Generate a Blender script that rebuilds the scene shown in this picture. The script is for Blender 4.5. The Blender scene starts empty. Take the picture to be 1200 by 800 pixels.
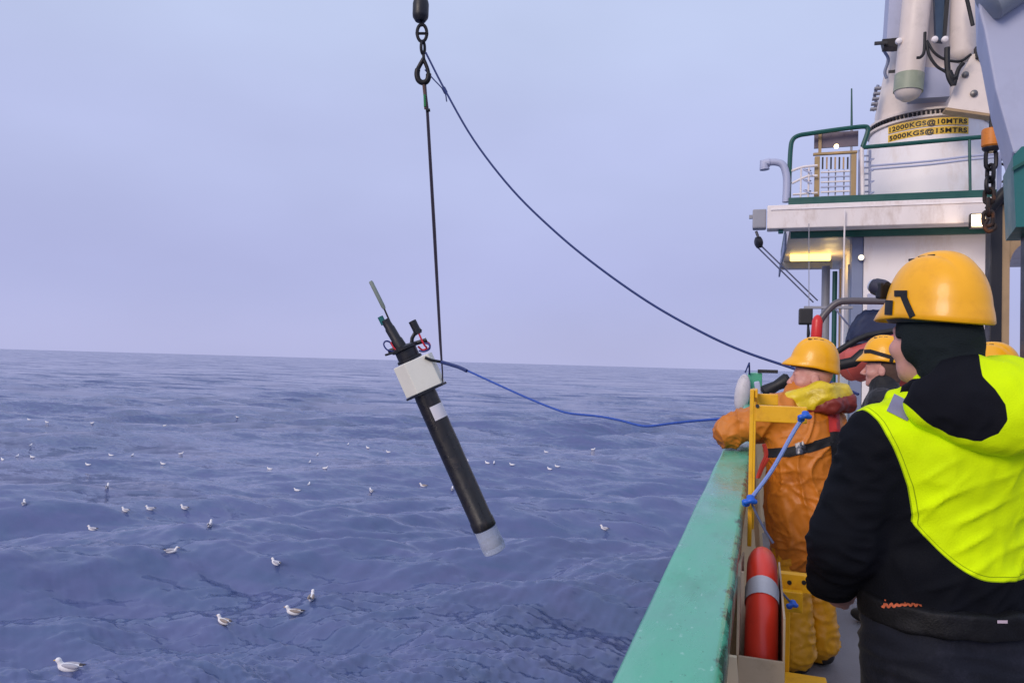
import bpy, bmesh, math, random
import numpy as np
from mathutils import Vector, Matrix

random.seed(7)
RNG = np.random.default_rng(11)
S = bpy.context.scene
COL = S.collection

# ------------------------------------------------------------------ camera
FPX = 870.0
PSI, THETA, RHO = 0.32456, 0.02950, 0.02848
CAMP = np.array([0.0, 0.0, 1.6])
CF = np.array([-math.sin(PSI)*math.cos(THETA), math.cos(PSI)*math.cos(THETA), math.sin(THETA)])
_r0 = np.array([math.cos(PSI), math.sin(PSI), 0.0]); _u0 = np.cross(_r0, CF)
CR = _r0*math.cos(RHO) + _u0*math.sin(RHO)
CU = _u0*math.cos(RHO) - _r0*math.sin(RHO)
cam = bpy.data.cameras.new('camera'); cam.lens = 36.0*FPX/1200.0; cam.sensor_width = 36.0
cam.clip_start = 0.05; cam.clip_end = 90000.0
camo = bpy.data.objects.new('camera', cam); COL.objects.link(camo)
m = Matrix((( CR[0], CU[0], -CF[0], CAMP[0]), (CR[1], CU[1], -CF[1], CAMP[1]), (CR[2], CU[2], -CF[2], CAMP[2]), (0,0,0,1)))
camo.matrix_world = m
S.camera = camo

# ------------------------------------------------------------------ sky
def lin(r, g, b):
    f = lambda c: (c/255.0/12.92 if c/255.0 <= 0.04045 else ((c/255.0+0.055)/1.055)**2.4)
    return (f(r), f(g), f(b), 1.0)

SUN_EL, SUN_AZ = math.radians(26), math.radians(200)      # azimuth from +Y, clockwise: behind the photographer
world = bpy.data.worlds.new('World'); S.world = world; world.use_nodes = True
nt = world.node_tree; nt.nodes.clear()
wo = nt.nodes.new('ShaderNodeOutputWorld')
bg_sky = nt.nodes.new('ShaderNodeBackground'); bg_cloud = nt.nodes.new('ShaderNodeBackground')
sky = nt.nodes.new('ShaderNodeTexSky'); sky.sky_type = 'NISHITA'; sky.sun_disc = False
sky.sun_elevation = SUN_EL; sky.sun_rotation = SUN_AZ
nt.links.new(sky.outputs[0], bg_sky.inputs[0]); bg_sky.inputs[1].default_value = 0.05
tc = nt.nodes.new('ShaderNodeTexCoord'); sep = nt.nodes.new('ShaderNodeSeparateXYZ')
nt.links.new(tc.outputs['Generated'], sep.inputs[0])
ramp = nt.nodes.new('ShaderNodeValToRGB'); ramp.color_ramp.interpolation = 'EASE'
els = ramp.color_ramp.elements
els[0].position = 0.0; els[0].color = lin(184, 187, 229)
els[1].position = 1.0; els[1].color = (0.68, 0.76, 1.04, 1)
e = els.new(0.10); e.color = lin(181, 186, 231)
e = els.new(0.26); e.color = lin(189, 197, 238)
e = els.new(0.44); e.color = lin(197, 209, 244)
nz = nt.nodes.new('ShaderNodeTexNoise'); nz.inputs['Scale'].default_value = 2.3; nz.inputs['Detail'].default_value = 5
nz.inputs['Roughness'].default_value = 0.45
mp = nt.nodes.new('ShaderNodeMapping'); mp.inputs['Scale'].default_value = (1, 1, 2.2)
nt.links.new(tc.outputs['Generated'], mp.inputs[0]); nt.links.new(mp.outputs[0], nz.inputs['Vector'])
mr = nt.nodes.new('ShaderNodeMapRange'); mr.inputs[1].default_value = 0.3; mr.inputs[2].default_value = 0.7
mr.inputs[3].default_value = 0.94; mr.inputs[4].default_value = 1.06
nt.links.new(nz.outputs[0], mr.inputs[0])
mul = nt.nodes.new('ShaderNodeVectorMath'); mul.operation = 'SCALE'
nt.links.new(sep.outputs['Z'], ramp.inputs[0]); nt.links.new(ramp.outputs[0], mul.inputs[0]); nt.links.new(mr.outputs[0], mul.inputs['Scale'])
nt.links.new(mul.outputs[0], bg_cloud.inputs[0]); bg_cloud.inputs[1].default_value = 0.845
mixw = nt.nodes.new('ShaderNodeMixShader'); mixw.inputs[0].default_value = 0.95
nt.links.new(bg_sky.outputs[0], mixw.inputs[1]); nt.links.new(bg_cloud.outputs[0], mixw.inputs[2])
nt.links.new(mixw.outputs[0], wo.inputs[0])

sun = bpy.data.lights.new('sun', 'SUN'); sun.energy = 1.5; sun.angle = math.radians(24); sun.color = (1.0, 0.86, 0.74)
suno = bpy.data.objects.new('sun', sun); COL.objects.link(suno)
sd = Vector((math.sin(SUN_AZ)*math.cos(SUN_EL), math.cos(SUN_AZ)*math.cos(SUN_EL), math.sin(SUN_EL)))
suno.rotation_euler = sd.to_track_quat('Z', 'Y').to_euler(); suno.location = sd*60

S.view_settings.view_transform = 'Standard'; S.view_settings.look = 'None'
S.view_settings.exposure = 0.25; S.view_settings.gamma = 1.0
S.view_settings.use_curve_mapping = False
S.render.engine = 'CYCLES'
S.cycles.max_bounces = 6; S.cycles.use_denoising = True

# ------------------------------------------------------------------ placement helpers
def ray(px, py):
    return CF + CR*((px-600.0)/FPX) + CU*((400.0-py)/FPX)
def at(px, py, Y):
    r = ray(px, py); return CAMP + r*(Y/r[1])
def atd(px, py, d):
    return CAMP + ray(px, py)*d
def atz(px, py, z):
    r = ray(px, py); return CAMP + r*((z-CAMP[2])/r[2])
def atx(px, py, x):
    r = ray(px, py); return CAMP + r*((x-CAMP[0])/r[0])
def V(p): return np.array(p, dtype=float)
def nrm(v):
    v = np.array(v, float); return v/np.linalg.norm(v)

# ------------------------------------------------------------------ materials
MATS = {}
def mat(name, col, rough=0.5, metal=0.0, var=0.12, scale=6.0, bump=0.0, bscale=60.0, dirt=None, dirt_amt=0.0, dscale=3.0,
        spec=0.5, emit=None, estr=0.0, coat=0.0, alpha=1.0, trans=0.0, fuzz=0.0, rvar=0.1, stretch=None, bdist=0.004):
    """painted / cloth / metal surface with grain, blotches and optional dirt of a second colour"""
    if name in MATS: return MATS[name]
    M = bpy.data.materials.new(name); M.use_nodes = True
    n = M.node_tree; L = n.links; P = n.nodes['Principled BSDF']
    c = col if len(col) == 4 else tuple(col)+(1,)
    tcn = n.nodes.new('ShaderNodeTexCoord'); src = tcn.outputs['Object']
    if stretch:
        mpn = n.nodes.new('ShaderNodeMapping'); mpn.inputs['Scale'].default_value = stretch
        L.new(src, mpn.inputs[0]); src = mpn.outputs[0]
    nzn = n.nodes.new('ShaderNodeTexNoise'); nzn.inputs['Scale'].default_value = scale
    nzn.inputs['Detail'].default_value = 6; nzn.inputs['Roughness'].default_value = 0.6
    L.new(src, nzn.inputs['Vector'])
    mrn = n.nodes.new('ShaderNodeMapRange'); mrn.inputs[1].default_value = 0.25; mrn.inputs[2].default_value = 0.75
    mrn.inputs[3].default_value = 1-var; mrn.inputs[4].default_value = 1+var
    L.new(nzn.outputs[0], mrn.inputs[0])
    sc = n.nodes.new('ShaderNodeVectorMath'); sc.operation = 'SCALE'; sc.inputs[0].default_value = c[:3]
    L.new(mrn.outputs[0], sc.inputs['Scale']); out = sc.outputs[0]
    if dirt is not None:
        n2 = n.nodes.new('ShaderNodeTexNoise'); n2.inputs['Scale'].default_value = dscale; n2.inputs['Detail'].default_value = 9
        n2.inputs['Roughness'].default_value = 0.7; L.new(src, n2.inputs['Vector'])
        m2 = n.nodes.new('ShaderNodeMapRange'); m2.inputs[1].default_value = 0.52; m2.inputs[2].default_value = 0.74
        m2.inputs[3].default_value = 0; m2.inputs[4].default_value = dirt_amt; L.new(n2.outputs[0], m2.inputs[0])
        mx = n.nodes.new('ShaderNodeMix'); mx.data_type = 'RGBA'
        L.new(m2.outputs[0], mx.inputs['Factor']); L.new(out, mx.inputs['A'])
        mx.inputs['B'].default_value = dirt if len(dirt) == 4 else tuple(dirt)+(1,)
        out = mx.outputs['Result']
    L.new(out, P.inputs['Base Color'])
    mrr = n.nodes.new('ShaderNodeMapRange'); mrr.inputs[1].default_value = 0.3; mrr.inputs[2].default_value = 0.7
    mrr.inputs[3].default_value = max(0.02, rough-rvar); mrr.inputs[4].default_value = min(1, rough+rvar)
    L.new(nzn.outputs[0], mrr.inputs[0]); L.new(mrr.outputs[0], P.inputs['Roughness'])
    P.inputs['Metallic'].default_value = metal; P.inputs['Specular IOR Level'].default_value = spec
    P.inputs['Coat Weight'].default_value = coat; P.inputs['Sheen Weight'].default_value = fuzz
    P.inputs['Alpha'].default_value = alpha; P.inputs['Transmission Weight'].default_value = trans
    if emit is not None:
        P.inputs['Emission Color'].default_value = tuple(emit)+(1,) if len(emit) == 3 else emit
        P.inputs['Emission Strength'].default_value = estr
    if bump > 0:
        n3 = n.nodes.new('ShaderNodeTexNoise'); n3.inputs['Scale'].default_value = bscale; n3.inputs['Detail'].default_value = 5
        L.new(src, n3.inputs['Vector'])
        b = n.nodes.new('ShaderNodeBump'); b.inputs['Strength'].default_value = bump; b.inputs['Distance'].default_value = bdist
        L.new(n3.outputs[0], b.inputs['Height']); L.new(b.outputs[0], P.inputs['Normal'])
    MATS[name] = M
    return M

def mat_split(name, base, layers, rough=0.75, bump=0.25, bscale=220.0, fuzz=0.15, var=0.08, spec=0.3):
    """cloth made of several sewn panels: layers = [(attribute, colour, roughness)], a panel shows where its attribute > 0"""
    M = mat(name, base, rough, var=var, bump=bump, bscale=bscale, fuzz=fuzz, scale=9, spec=spec)
    n = M.node_tree; L = n.links; P = n.nodes['Principled BSDF']
    lk = P.inputs['Base Color'].links[0]; cur = lk.from_socket
    mod = [x for x in n.nodes if x.type == 'VECT_MATH'][0].inputs['Scale'].links[0].from_socket
    for at_, c, _r in layers:
        a = n.nodes.new('ShaderNodeAttribute'); a.attribute_name = at_
        mr_ = n.nodes.new('ShaderNodeMapRange'); mr_.inputs[1].default_value = -0.0008; mr_.inputs[2].default_value = 0.0008
        L.new(a.outputs['Fac'], mr_.inputs[0])
        sc = n.nodes.new('ShaderNodeVectorMath'); sc.operation = 'SCALE'; sc.inputs[0].default_value = c[:3]
        L.new(mod, sc.inputs['Scale'])
        mx = n.nodes.new('ShaderNodeMix'); mx.data_type = 'RGBA'
        L.new(mr_.outputs[0], mx.inputs['Factor']); L.new(cur, mx.inputs['A']); L.new(sc.outputs[0], mx.inputs['B'])
        cur = mx.outputs['Result']
    L.new(cur, P.inputs['Base Color'])
    return M

# ------------------------------------------------------------------ mesh helpers
ROOTM = {}
def put(name, verts, faces, material, parent=None, smooth=False, local=False, mats=None, midx=None, attrs=None):
    verts = np.asarray(verts, dtype=float)
    if parent is not None and not local:
        top = parent
        while top.parent is not None: top = top.parent
        Mi = ROOTM.get(top.name)                     # parts keep their coordinates in their thing's frame
        if Mi is not None:
            Mn = np.array(Mi.inverted()); verts = verts @ Mn[:3, :3].T + Mn[:3, 3]
    me = bpy.data.meshes.new(name)
    if isinstance(faces, np.ndarray):
        nf, k = faces.shape
        me.vertices.add(len(verts)); me.vertices.foreach_set('co', verts.astype(np.float32).ravel())
        me.loops.add(nf*k); me.loops.foreach_set('vertex_index', faces.astype(np.int32).ravel())
        me.polygons.add(nf); me.polygons.foreach_set('loop_start', np.arange(0, nf*k, k, dtype=np.int32))
        me.update(calc_edges=True); me.validate()
    else:
        me.from_pydata([tuple(v) for v in verts], [], faces)
    if material is not None: me.materials.append(material)
    if mats:
        for q in mats: me.materials.append(q)
    if midx is not None: me.polygons.foreach_set('material_index', np.asarray(midx, np.int32))
    if smooth: me.polygons.foreach_set('use_smooth', np.ones(len(me.polygons), dtype=bool))
    if attrs:
        for k_, val in attrs.items():
            a_ = me.attributes.new(k_, 'FLOAT', 'POINT'); a_.data.foreach_set('value', np.asarray(val, np.float32))
    me.update()
    o = bpy.data.objects.new(name, me); COL.objects.link(o)
    if parent is not None: o.parent = parent
    return o

def tag(o, label, cat, group=None, kind=None):
    if label: o['label'] = label
    if cat: o['category'] = cat
    if group: o['group'] = group
    if kind: o['kind'] = kind
    return o

def empty(name, loc, label, cat, group=None, yaw=0.0):
    o = bpy.data.objects.new(name, None); COL.objects.link(o); o.empty_display_size = 0.1
    o.location = Vector(loc); o.rotation_euler = (0, 0, yaw)
    ROOTM[o.name] = Matrix.Translation(Vector(loc)) @ Matrix.Rotation(yaw, 4, 'Z')
    return tag(o, label, cat, group)

class G:
    """geometry collector"""
    def __init__(s): s.v = []; s.f = []
    def add(s, v, f):
        b = len(s.v); s.v += [tuple(map(float, q)) for q in v]; s.f += [tuple(i+b for i in q) for q in f]; return s
    def box(s, c, size, R=None, bevel=0.0):
        bm = bmesh.new(); bmesh.ops.create_cube(bm, size=1.0)
        for v in bm.verts: v.co = Vector((v.co.x*size[0], v.co.y*size[1], v.co.z*size[2]))
        if bevel > 0: bmesh.ops.bevel(bm, geom=bm.edges[:], offset=bevel, segments=2, affect='EDGES', profile=0.6)
        bm.verts.ensure_lookup_table()
        vs = np.array([v.co for v in bm.verts])
        if R is not None: vs = vs @ np.asarray(R).T
        vs = vs + np.asarray(c); fs = [[v.index for v in f.verts] for f in bm.faces]; bm.free()
        return s.add(vs, fs)
    def box2(s, lo, hi, bevel=0.0):
        lo = V(lo); hi = V(hi); return s.box((lo+hi)/2, np.abs(hi-lo), None, bevel)
    def tube(s, pts, r, n=10, closed=False, caps=True):
        pts = [V(p) for p in pts]; m_ = len(pts)
        rs = r if hasattr(r, '__len__') else [r]*m_
        T = []
        for i in range(m_):
            if closed: t = pts[(i+1) % m_]-pts[i-1]
            else: t = pts[min(i+1, m_-1)]-pts[max(i-1, 0)]
            T.append(nrm(t))
        a = np.array([0, 0, 1.0]) if abs(T[0][2]) < 0.9 else np.array([1.0, 0, 0])
        u = nrm(np.cross(T[0], a)); vs = []
        for i in range(m_):
            u = nrm(u-T[i]*np.dot(u, T[i])); w = np.cross(T[i], u)
            for k in range(n):
                an = 2*math.pi*k/n; vs.append(pts[i]+rs[i]*(u*math.cos(an)+w*math.sin(an)))
        fs = []
        for i in range(m_ if closed else m_-1):
            j = (i+1) % m_
            for k in range(n): fs.append((i*n+k, i*n+(k+1) % n, j*n+(k+1) % n, j*n+k))
        if caps and not closed:
            fs.append(tuple(range(n))[::-1]); fs.append(tuple((m_-1)*n+k for k in range(n)))
        return s.add(vs, fs)
    def lathe(s, prof, c, axis=(0, 0, 1), n=24, cap=True):
        ax = nrm(axis); a = np.array([1.0, 0, 0]) if abs(ax[0]) < 0.9 else np.array([0, 1.0, 0])
        u = nrm(np.cross(ax, a)); w = np.cross(ax, u); vs = []; fs = []
        for r, h in prof:
            for k in range(n):
                an = 2*math.pi*k/n; vs.append(V(c)+ax*h+r*(u*math.cos(an)+w*math.sin(an)))
        for i in range(len(prof)-1):
            for k in range(n): fs.append((i*n+k, i*n+(k+1) % n, (i+1)*n+(k+1) % n, (i+1)*n+k))
        if cap: fs.append(tuple(range(n))[::-1]); fs.append(tuple((len(prof)-1)*n+k for k in range(n)))
        return s.add(vs, fs)
    def prism(s, poly, off):
        """extrude polygon of 3-D points by a vector"""
        p = [V(q) for q in poly]; n = len(p); o = V(off)
        vs = p+[q+o for q in p]; fs = [tuple(range(n))[::-1], tuple(range(n, 2*n))]
        for k in range(n): fs.append((k, (k+1) % n, n+(k+1) % n, n+k))
        return s.add(vs, fs)
    def obj(s, name, material, parent=None, smooth=False, local=False, fixn=True):
        o = put(name, s.v, s.f, material, parent, smooth, local)
        if fixn:
            bm = bmesh.new(); bm.from_mesh(o.data); bmesh.ops.recalc_face_normals(bm, faces=bm.faces[:])
            bm.to_mesh(o.data); bm.free()
        if smooth: o.data.set_sharp_from_angle(angle=math.radians(40))
        return o

def bez(p0, p1, p2, p3, n=24):
    out = []
    for i in range(n+1):
        t = i/n; out.append((1-t)**3*V(p0)+3*(1-t)**2*t*V(p1)+3*(1-t)*t*t*V(p2)+t**3*V(p3))
    return out
def smoothpath(pts, n=8):
    """Catmull-Rom through points"""
    P = [V(p) for p in pts]; P = [2*P[0]-P[1]]+P+[2*P[-1]-P[-2]]; out = []
    for i in range(1, len(P)-2):
        for k in range(n):
            t = k/n; a, b, c, d = P[i-1:i+3]
            out.append(0.5*((2*b)+(-a+c)*t+(2*a-5*b+4*c-d)*t*t+(-a+3*b-3*c+d)*t**3))
    out.append(P[-2]); return out

# ------------------------------------------------------------------ implicit surfaces (bodies, clothes, birds)
def _frame(R): return None if R is None else np.asarray(R, float)
def prim_d(pr, X):
    t = pr[0]
    if t == 'cap':
        _, a, b, r0, r1 = pr[:5]; a = V(a); b = V(b); ab = b-a; L2 = max(1e-9, ab@ab)
        q = X-a; tt = np.clip((q@ab)/L2, 0, 1)
        return np.linalg.norm(q-tt[..., None]*ab, axis=-1)-(r0+(r1-r0)*tt)
    _, c, rad, R = pr[:4]; q = X-V(c)
    if R is not None: q = q@np.asarray(R)
    rad = V(rad)
    if t == 'ell':
        k0 = np.linalg.norm(q/rad, axis=-1); k1 = np.linalg.norm(q/(rad*rad), axis=-1)+1e-9
        return k0*(k0-1)/k1
    if t == 'box':
        rr = pr[4]; e_ = np.abs(q)-(rad-rr)
        return np.linalg.norm(np.maximum(e_, 0), axis=-1)+np.minimum(e_.max(-1), 0)-rr
def prim_box(pr):
    if pr[0] == 'cap':
        a = V(pr[1]); b = V(pr[2]); r = max(pr[3], pr[4]); return np.minimum(a, b)-r, np.maximum(a, b)+r
    r = np.linalg.norm(V(pr[2])) if pr[0] == 'box' else max(pr[2]); c = V(pr[1]); return c-r, c+r

def sdf_grid(prims, h, pad=0.03):
    """prims: (shape, op, k) with op 'u' smooth union or 's' smooth cut"""
    los, his = zip(*[prim_box(p[0]) for p in prims if p[1] == 'u'])
    lo = np.min(los, 0)-pad; hi = np.max(his, 0)+pad
    n = np.ceil((hi-lo)/h).astype(int)+1
    F = np.full(n, 1.0, np.float32); ax = [lo[i]+h*np.arange(n[i]) for i in range(3)]
    for p, op, k in prims:
        a, b = prim_box(p); m_ = k+4*h
        i0 = np.clip(np.floor((a-m_-lo)/h).astype(int), 0, n); i1 = np.clip(np.ceil((b+m_-lo)/h).astype(int)+1, 0, n)
        if np.any(i1 <= i0): continue
        sl = tuple(slice(i0[i], i1[i]) for i in range(3))
        X = np.stack(np.meshgrid(*[ax[i][sl[i]] for i in range(3)], indexing='ij'), -1)
        d = prim_d(p, X).astype(np.float32); f = F[sl]
        if op == 'u':
            if k > 0:
                hh = np.clip(0.5+0.5*(f-d)/k, 0, 1); F[sl] = f*(1-hh)+d*hh-k*hh*(1-hh)
            else: F[sl] = np.minimum(f, d)
        else:
            d = -d
            if k > 0:
                hh = np.clip(0.5-0.5*(f-d)/k, 0, 1); F[sl] = f*(1-hh)+d*hh+k*hh*(1-hh)
            else: F[sl] = np.maximum(f, d)
    return F, lo

def surface_nets(F, lo, h):
    n = np.array(F.shape); s = F < 0
    c = [F[a:n[0]-1+a, b:n[1]-1+b, d:n[2]-1+d] for a in (0, 1) for b in (0, 1) for d in (0, 1)]
    cnt = sum((q < 0).astype(np.int8) for q in c); act = (cnt > 0) & (cnt < 8)
    idx = np.full(n-1, -1, np.int64); I = np.argwhere(act); idx[act] = np.arange(len(I))
    cv = np.stack([q[act] for q in c], 1); offs = np.array([(a, b, d) for a in (0, 1) for b in (0, 1) for d in (0, 1)], float)
    acc = np.zeros((len(I), 3)); num = np.zeros(len(I))
    for i in range(8):
        for j in range(i+1, 8):
            if np.abs(offs[i]-offs[j]).sum() == 1:
                a = cv[:, i]; b = cv[:, j]; x = (a < 0) != (b < 0)
                t = np.where(x, a/np.where(np.abs(a-b) < 1e-9, 1e-9, a-b), 0)
                acc += np.where(x[:, None], offs[i]+(offs[j]-offs[i])*t[:, None], 0); num += x
    verts = lo+h*(I+acc/num[:, None]); quads = []
    for axn in range(3):
        o1, o2 = (axn+1) % 3, (axn+2) % 3
        sl0 = [slice(None)]*3; sl1 = [slice(None)]*3; sl0[axn] = slice(0, -1); sl1[axn] = slice(1, None)
        a = s[tuple(sl0)]; b = s[tuple(sl1)]; E = np.argwhere(a != b)
        ok = (E[:, o1] > 0) & (E[:, o2] > 0) & (E[:, o1] < n[o1]-1) & (E[:, o2] < n[o2]-1); E = E[ok]
        fl = a[tuple(E.T)]
        def cell(d1, d2):
            q = E.copy(); q[:, o1] += d1; q[:, o2] += d2; return idx[tuple(q.T)]
        Q = np.stack([cell(-1, -1), cell(0, -1), cell(0, 0), cell(-1, 0)], 1)
        Q[~fl] = Q[~fl][:, ::-1]; quads.append(Q)
    return verts, np.concatenate(quads)

def sines(seed, n, lo_, hi_):
    r = np.random.default_rng(seed); k = r.normal(size=(n, 3)); k /= np.linalg.norm(k, axis=1)[:, None]
    k *= (2*math.pi/np.exp(r.uniform(math.log(lo_), math.log(hi_), n)))[:, None]
    ph = r.uniform(0, 6.28, n)
    return lambda X: np.sin(X@k.T+ph).sum(1)/math.sqrt(n)

def vnormals(v, q):
    fn = np.cross(v[q[:, 2]]-v[q[:, 0]], v[q[:, 3]]-v[q[:, 1]]); N = np.zeros_like(v)
    for i in range(4): np.add.at(N, q[:, i], fn)
    return N/(np.linalg.norm(N, axis=1)[:, None]+1e-12)

def blob(name, prims, h, material, parent=None, disp=None, attrs=None, local=True, smooth_it=1):
    F, lo = sdf_grid(prims, h); v, q = surface_nets(F, lo, h)
    for _ in range(smooth_it):
        acc = np.zeros_like(v); num = np.zeros(len(v))
        for i in range(4):
            np.add.at(acc, q[:, i], v[q[:, (i+1) % 4]]); np.add.at(num, q[:, i], 1)
            np.add.at(acc, q[:, i], v[q[:, (i+3) % 4]]); np.add.at(num, q[:, i], 1)
        v = 0.5*v+0.5*acc/num[:, None]
    A = {k_: fn(v) for k_, fn in attrs.items()} if attrs else None
    if disp is not None: v = v+vnormals(v, q)*disp(v)[:, None]
    return put(name, v, q, material, parent, True, local, attrs=A)

def rotz(a): c, s_ = math.cos(a), math.sin(a); return np.array([[c, -s_, 0], [s_, c, 0], [0, 0, 1.0]])
def rotx(a): c, s_ = math.cos(a), math.sin(a); return np.array([[1.0, 0, 0], [0, c, -s_], [0, s_, c]])
def roty(a): c, s_ = math.cos(a), math.sin(a); return np.array([[c, 0, s_], [0, 1.0, 0], [-s_, 0, c]])
# ------------------------------------------------------------------ the sea
SEA = -4.9
def wave_set():
    r = np.random.default_rng(5); W = []
    for n_, l0, l1, spread, aa in ((7, 16, 38, 0.30, 0.0032), (22, 5.0, 13, 0.38, 0.0080), (44, 1.4, 5.0, 0.42, 0.0070), (50, 0.5, 1.4, 0.50, 0.0062), (90, 0.10, 0.5, 0.50, 0.0098)):
      for i in range(n_):
        lam = math.exp(r.uniform(math.log(l0), math.log(l1)))
        az = math.radians(-22+180)+r.normal()*spread
        k = 2*math.pi/lam; amp = aa*lam*r.uniform(0.5, 1.3)
        W.append((k*math.sin(az), k*math.cos(az), r.uniform(0, 6.283), amp, lam))
    return W
WAVES = wave_set()
def sea_h(x, y, spacing=None):
    h = np.zeros_like(x)
    # slow drift of the phase breaks up long straight crests
    wx = x+1.3*np.sin(0.11*x+0.07*y+1.0)+0.5*np.sin(0.37*y-0.21*x); wy = y+1.3*np.sin(0.09*y-0.12*x+2.0)+0.5*np.sin(0.33*x+0.29*y)
    for kx, ky, ph, a, lam in WAVES:
        if spacing is None and lam < 0.6: continue
        c = np.cos(kx*wx+ky*wy+ph)
        s_ = 2*((c+1)/2)**1.9-0.81 if lam > 1.4 else c
        if spacing is not None:
            h += a*np.clip((lam/(2.2*spacing)-0.5)/1.0, 0, 1)*s_
        else: h += a*s_
    # gusty groups: patches of steeper and calmer water
    g = 1.0+0.6*np.sin(0.045*x+0.06*y+0.5)*np.sin(0.07*x-0.03*y+2.0)
    return h*g

def build_sea():
    H = CAMP[2]-SEA
    ys = np.concatenate([np.linspace(2.4, 0.55, 90)[:-1], np.linspace(0.55, 0.0022, 470)])    # tan of depression
    r = np.concatenate([[0.3, 1.0, 1.8], H/ys, [4500, 8000, 16000, 32000, 60000]])
    a0 = np.radians(np.concatenate([np.linspace(-180, -92, 45)[:-1], np.linspace(-92, -62, 90)[:-1], np.linspace(-62, 24, 900)[:-1], np.linspace(24, 180, 70)[:-1]]))
    R, A = np.meshgrid(r, a0, indexing='ij'); X = R*np.sin(A); Y = R*np.cos(A)
    dr = np.gradient(r)[:, None]; da = np.gradient(a0)[None, :]
    sp = np.maximum(np.maximum(dr, 0), R*np.minimum(da, 0.05))
    Z = SEA+sea_h(X, Y, sp)
    nr, na = R.shape; v = np.stack([X, Y, Z], -1).reshape(-1, 3)
    I = np.arange(nr*na).reshape(nr, na); J = np.roll(I, -1, 1)
    q = np.stack([I[:-1], I[1:], J[1:], J[:-1]], -1).reshape(-1, 4)[:, ::-1].copy()
    cr = (Z-SEA).ravel()
    o = put('sea', v, q, sea_mat(), None, True, attrs={'crest': cr, 'unresolved': np.clip((sp.ravel()-0.05)/1.2, 0, 1)+0.55*np.clip(sp.ravel()/15.0, 0, 1)})
    tag(o, 'choppy lavender blue sea reaching to the horizon', 'sea', kind='structure')
    del o['category']
    return o

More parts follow.
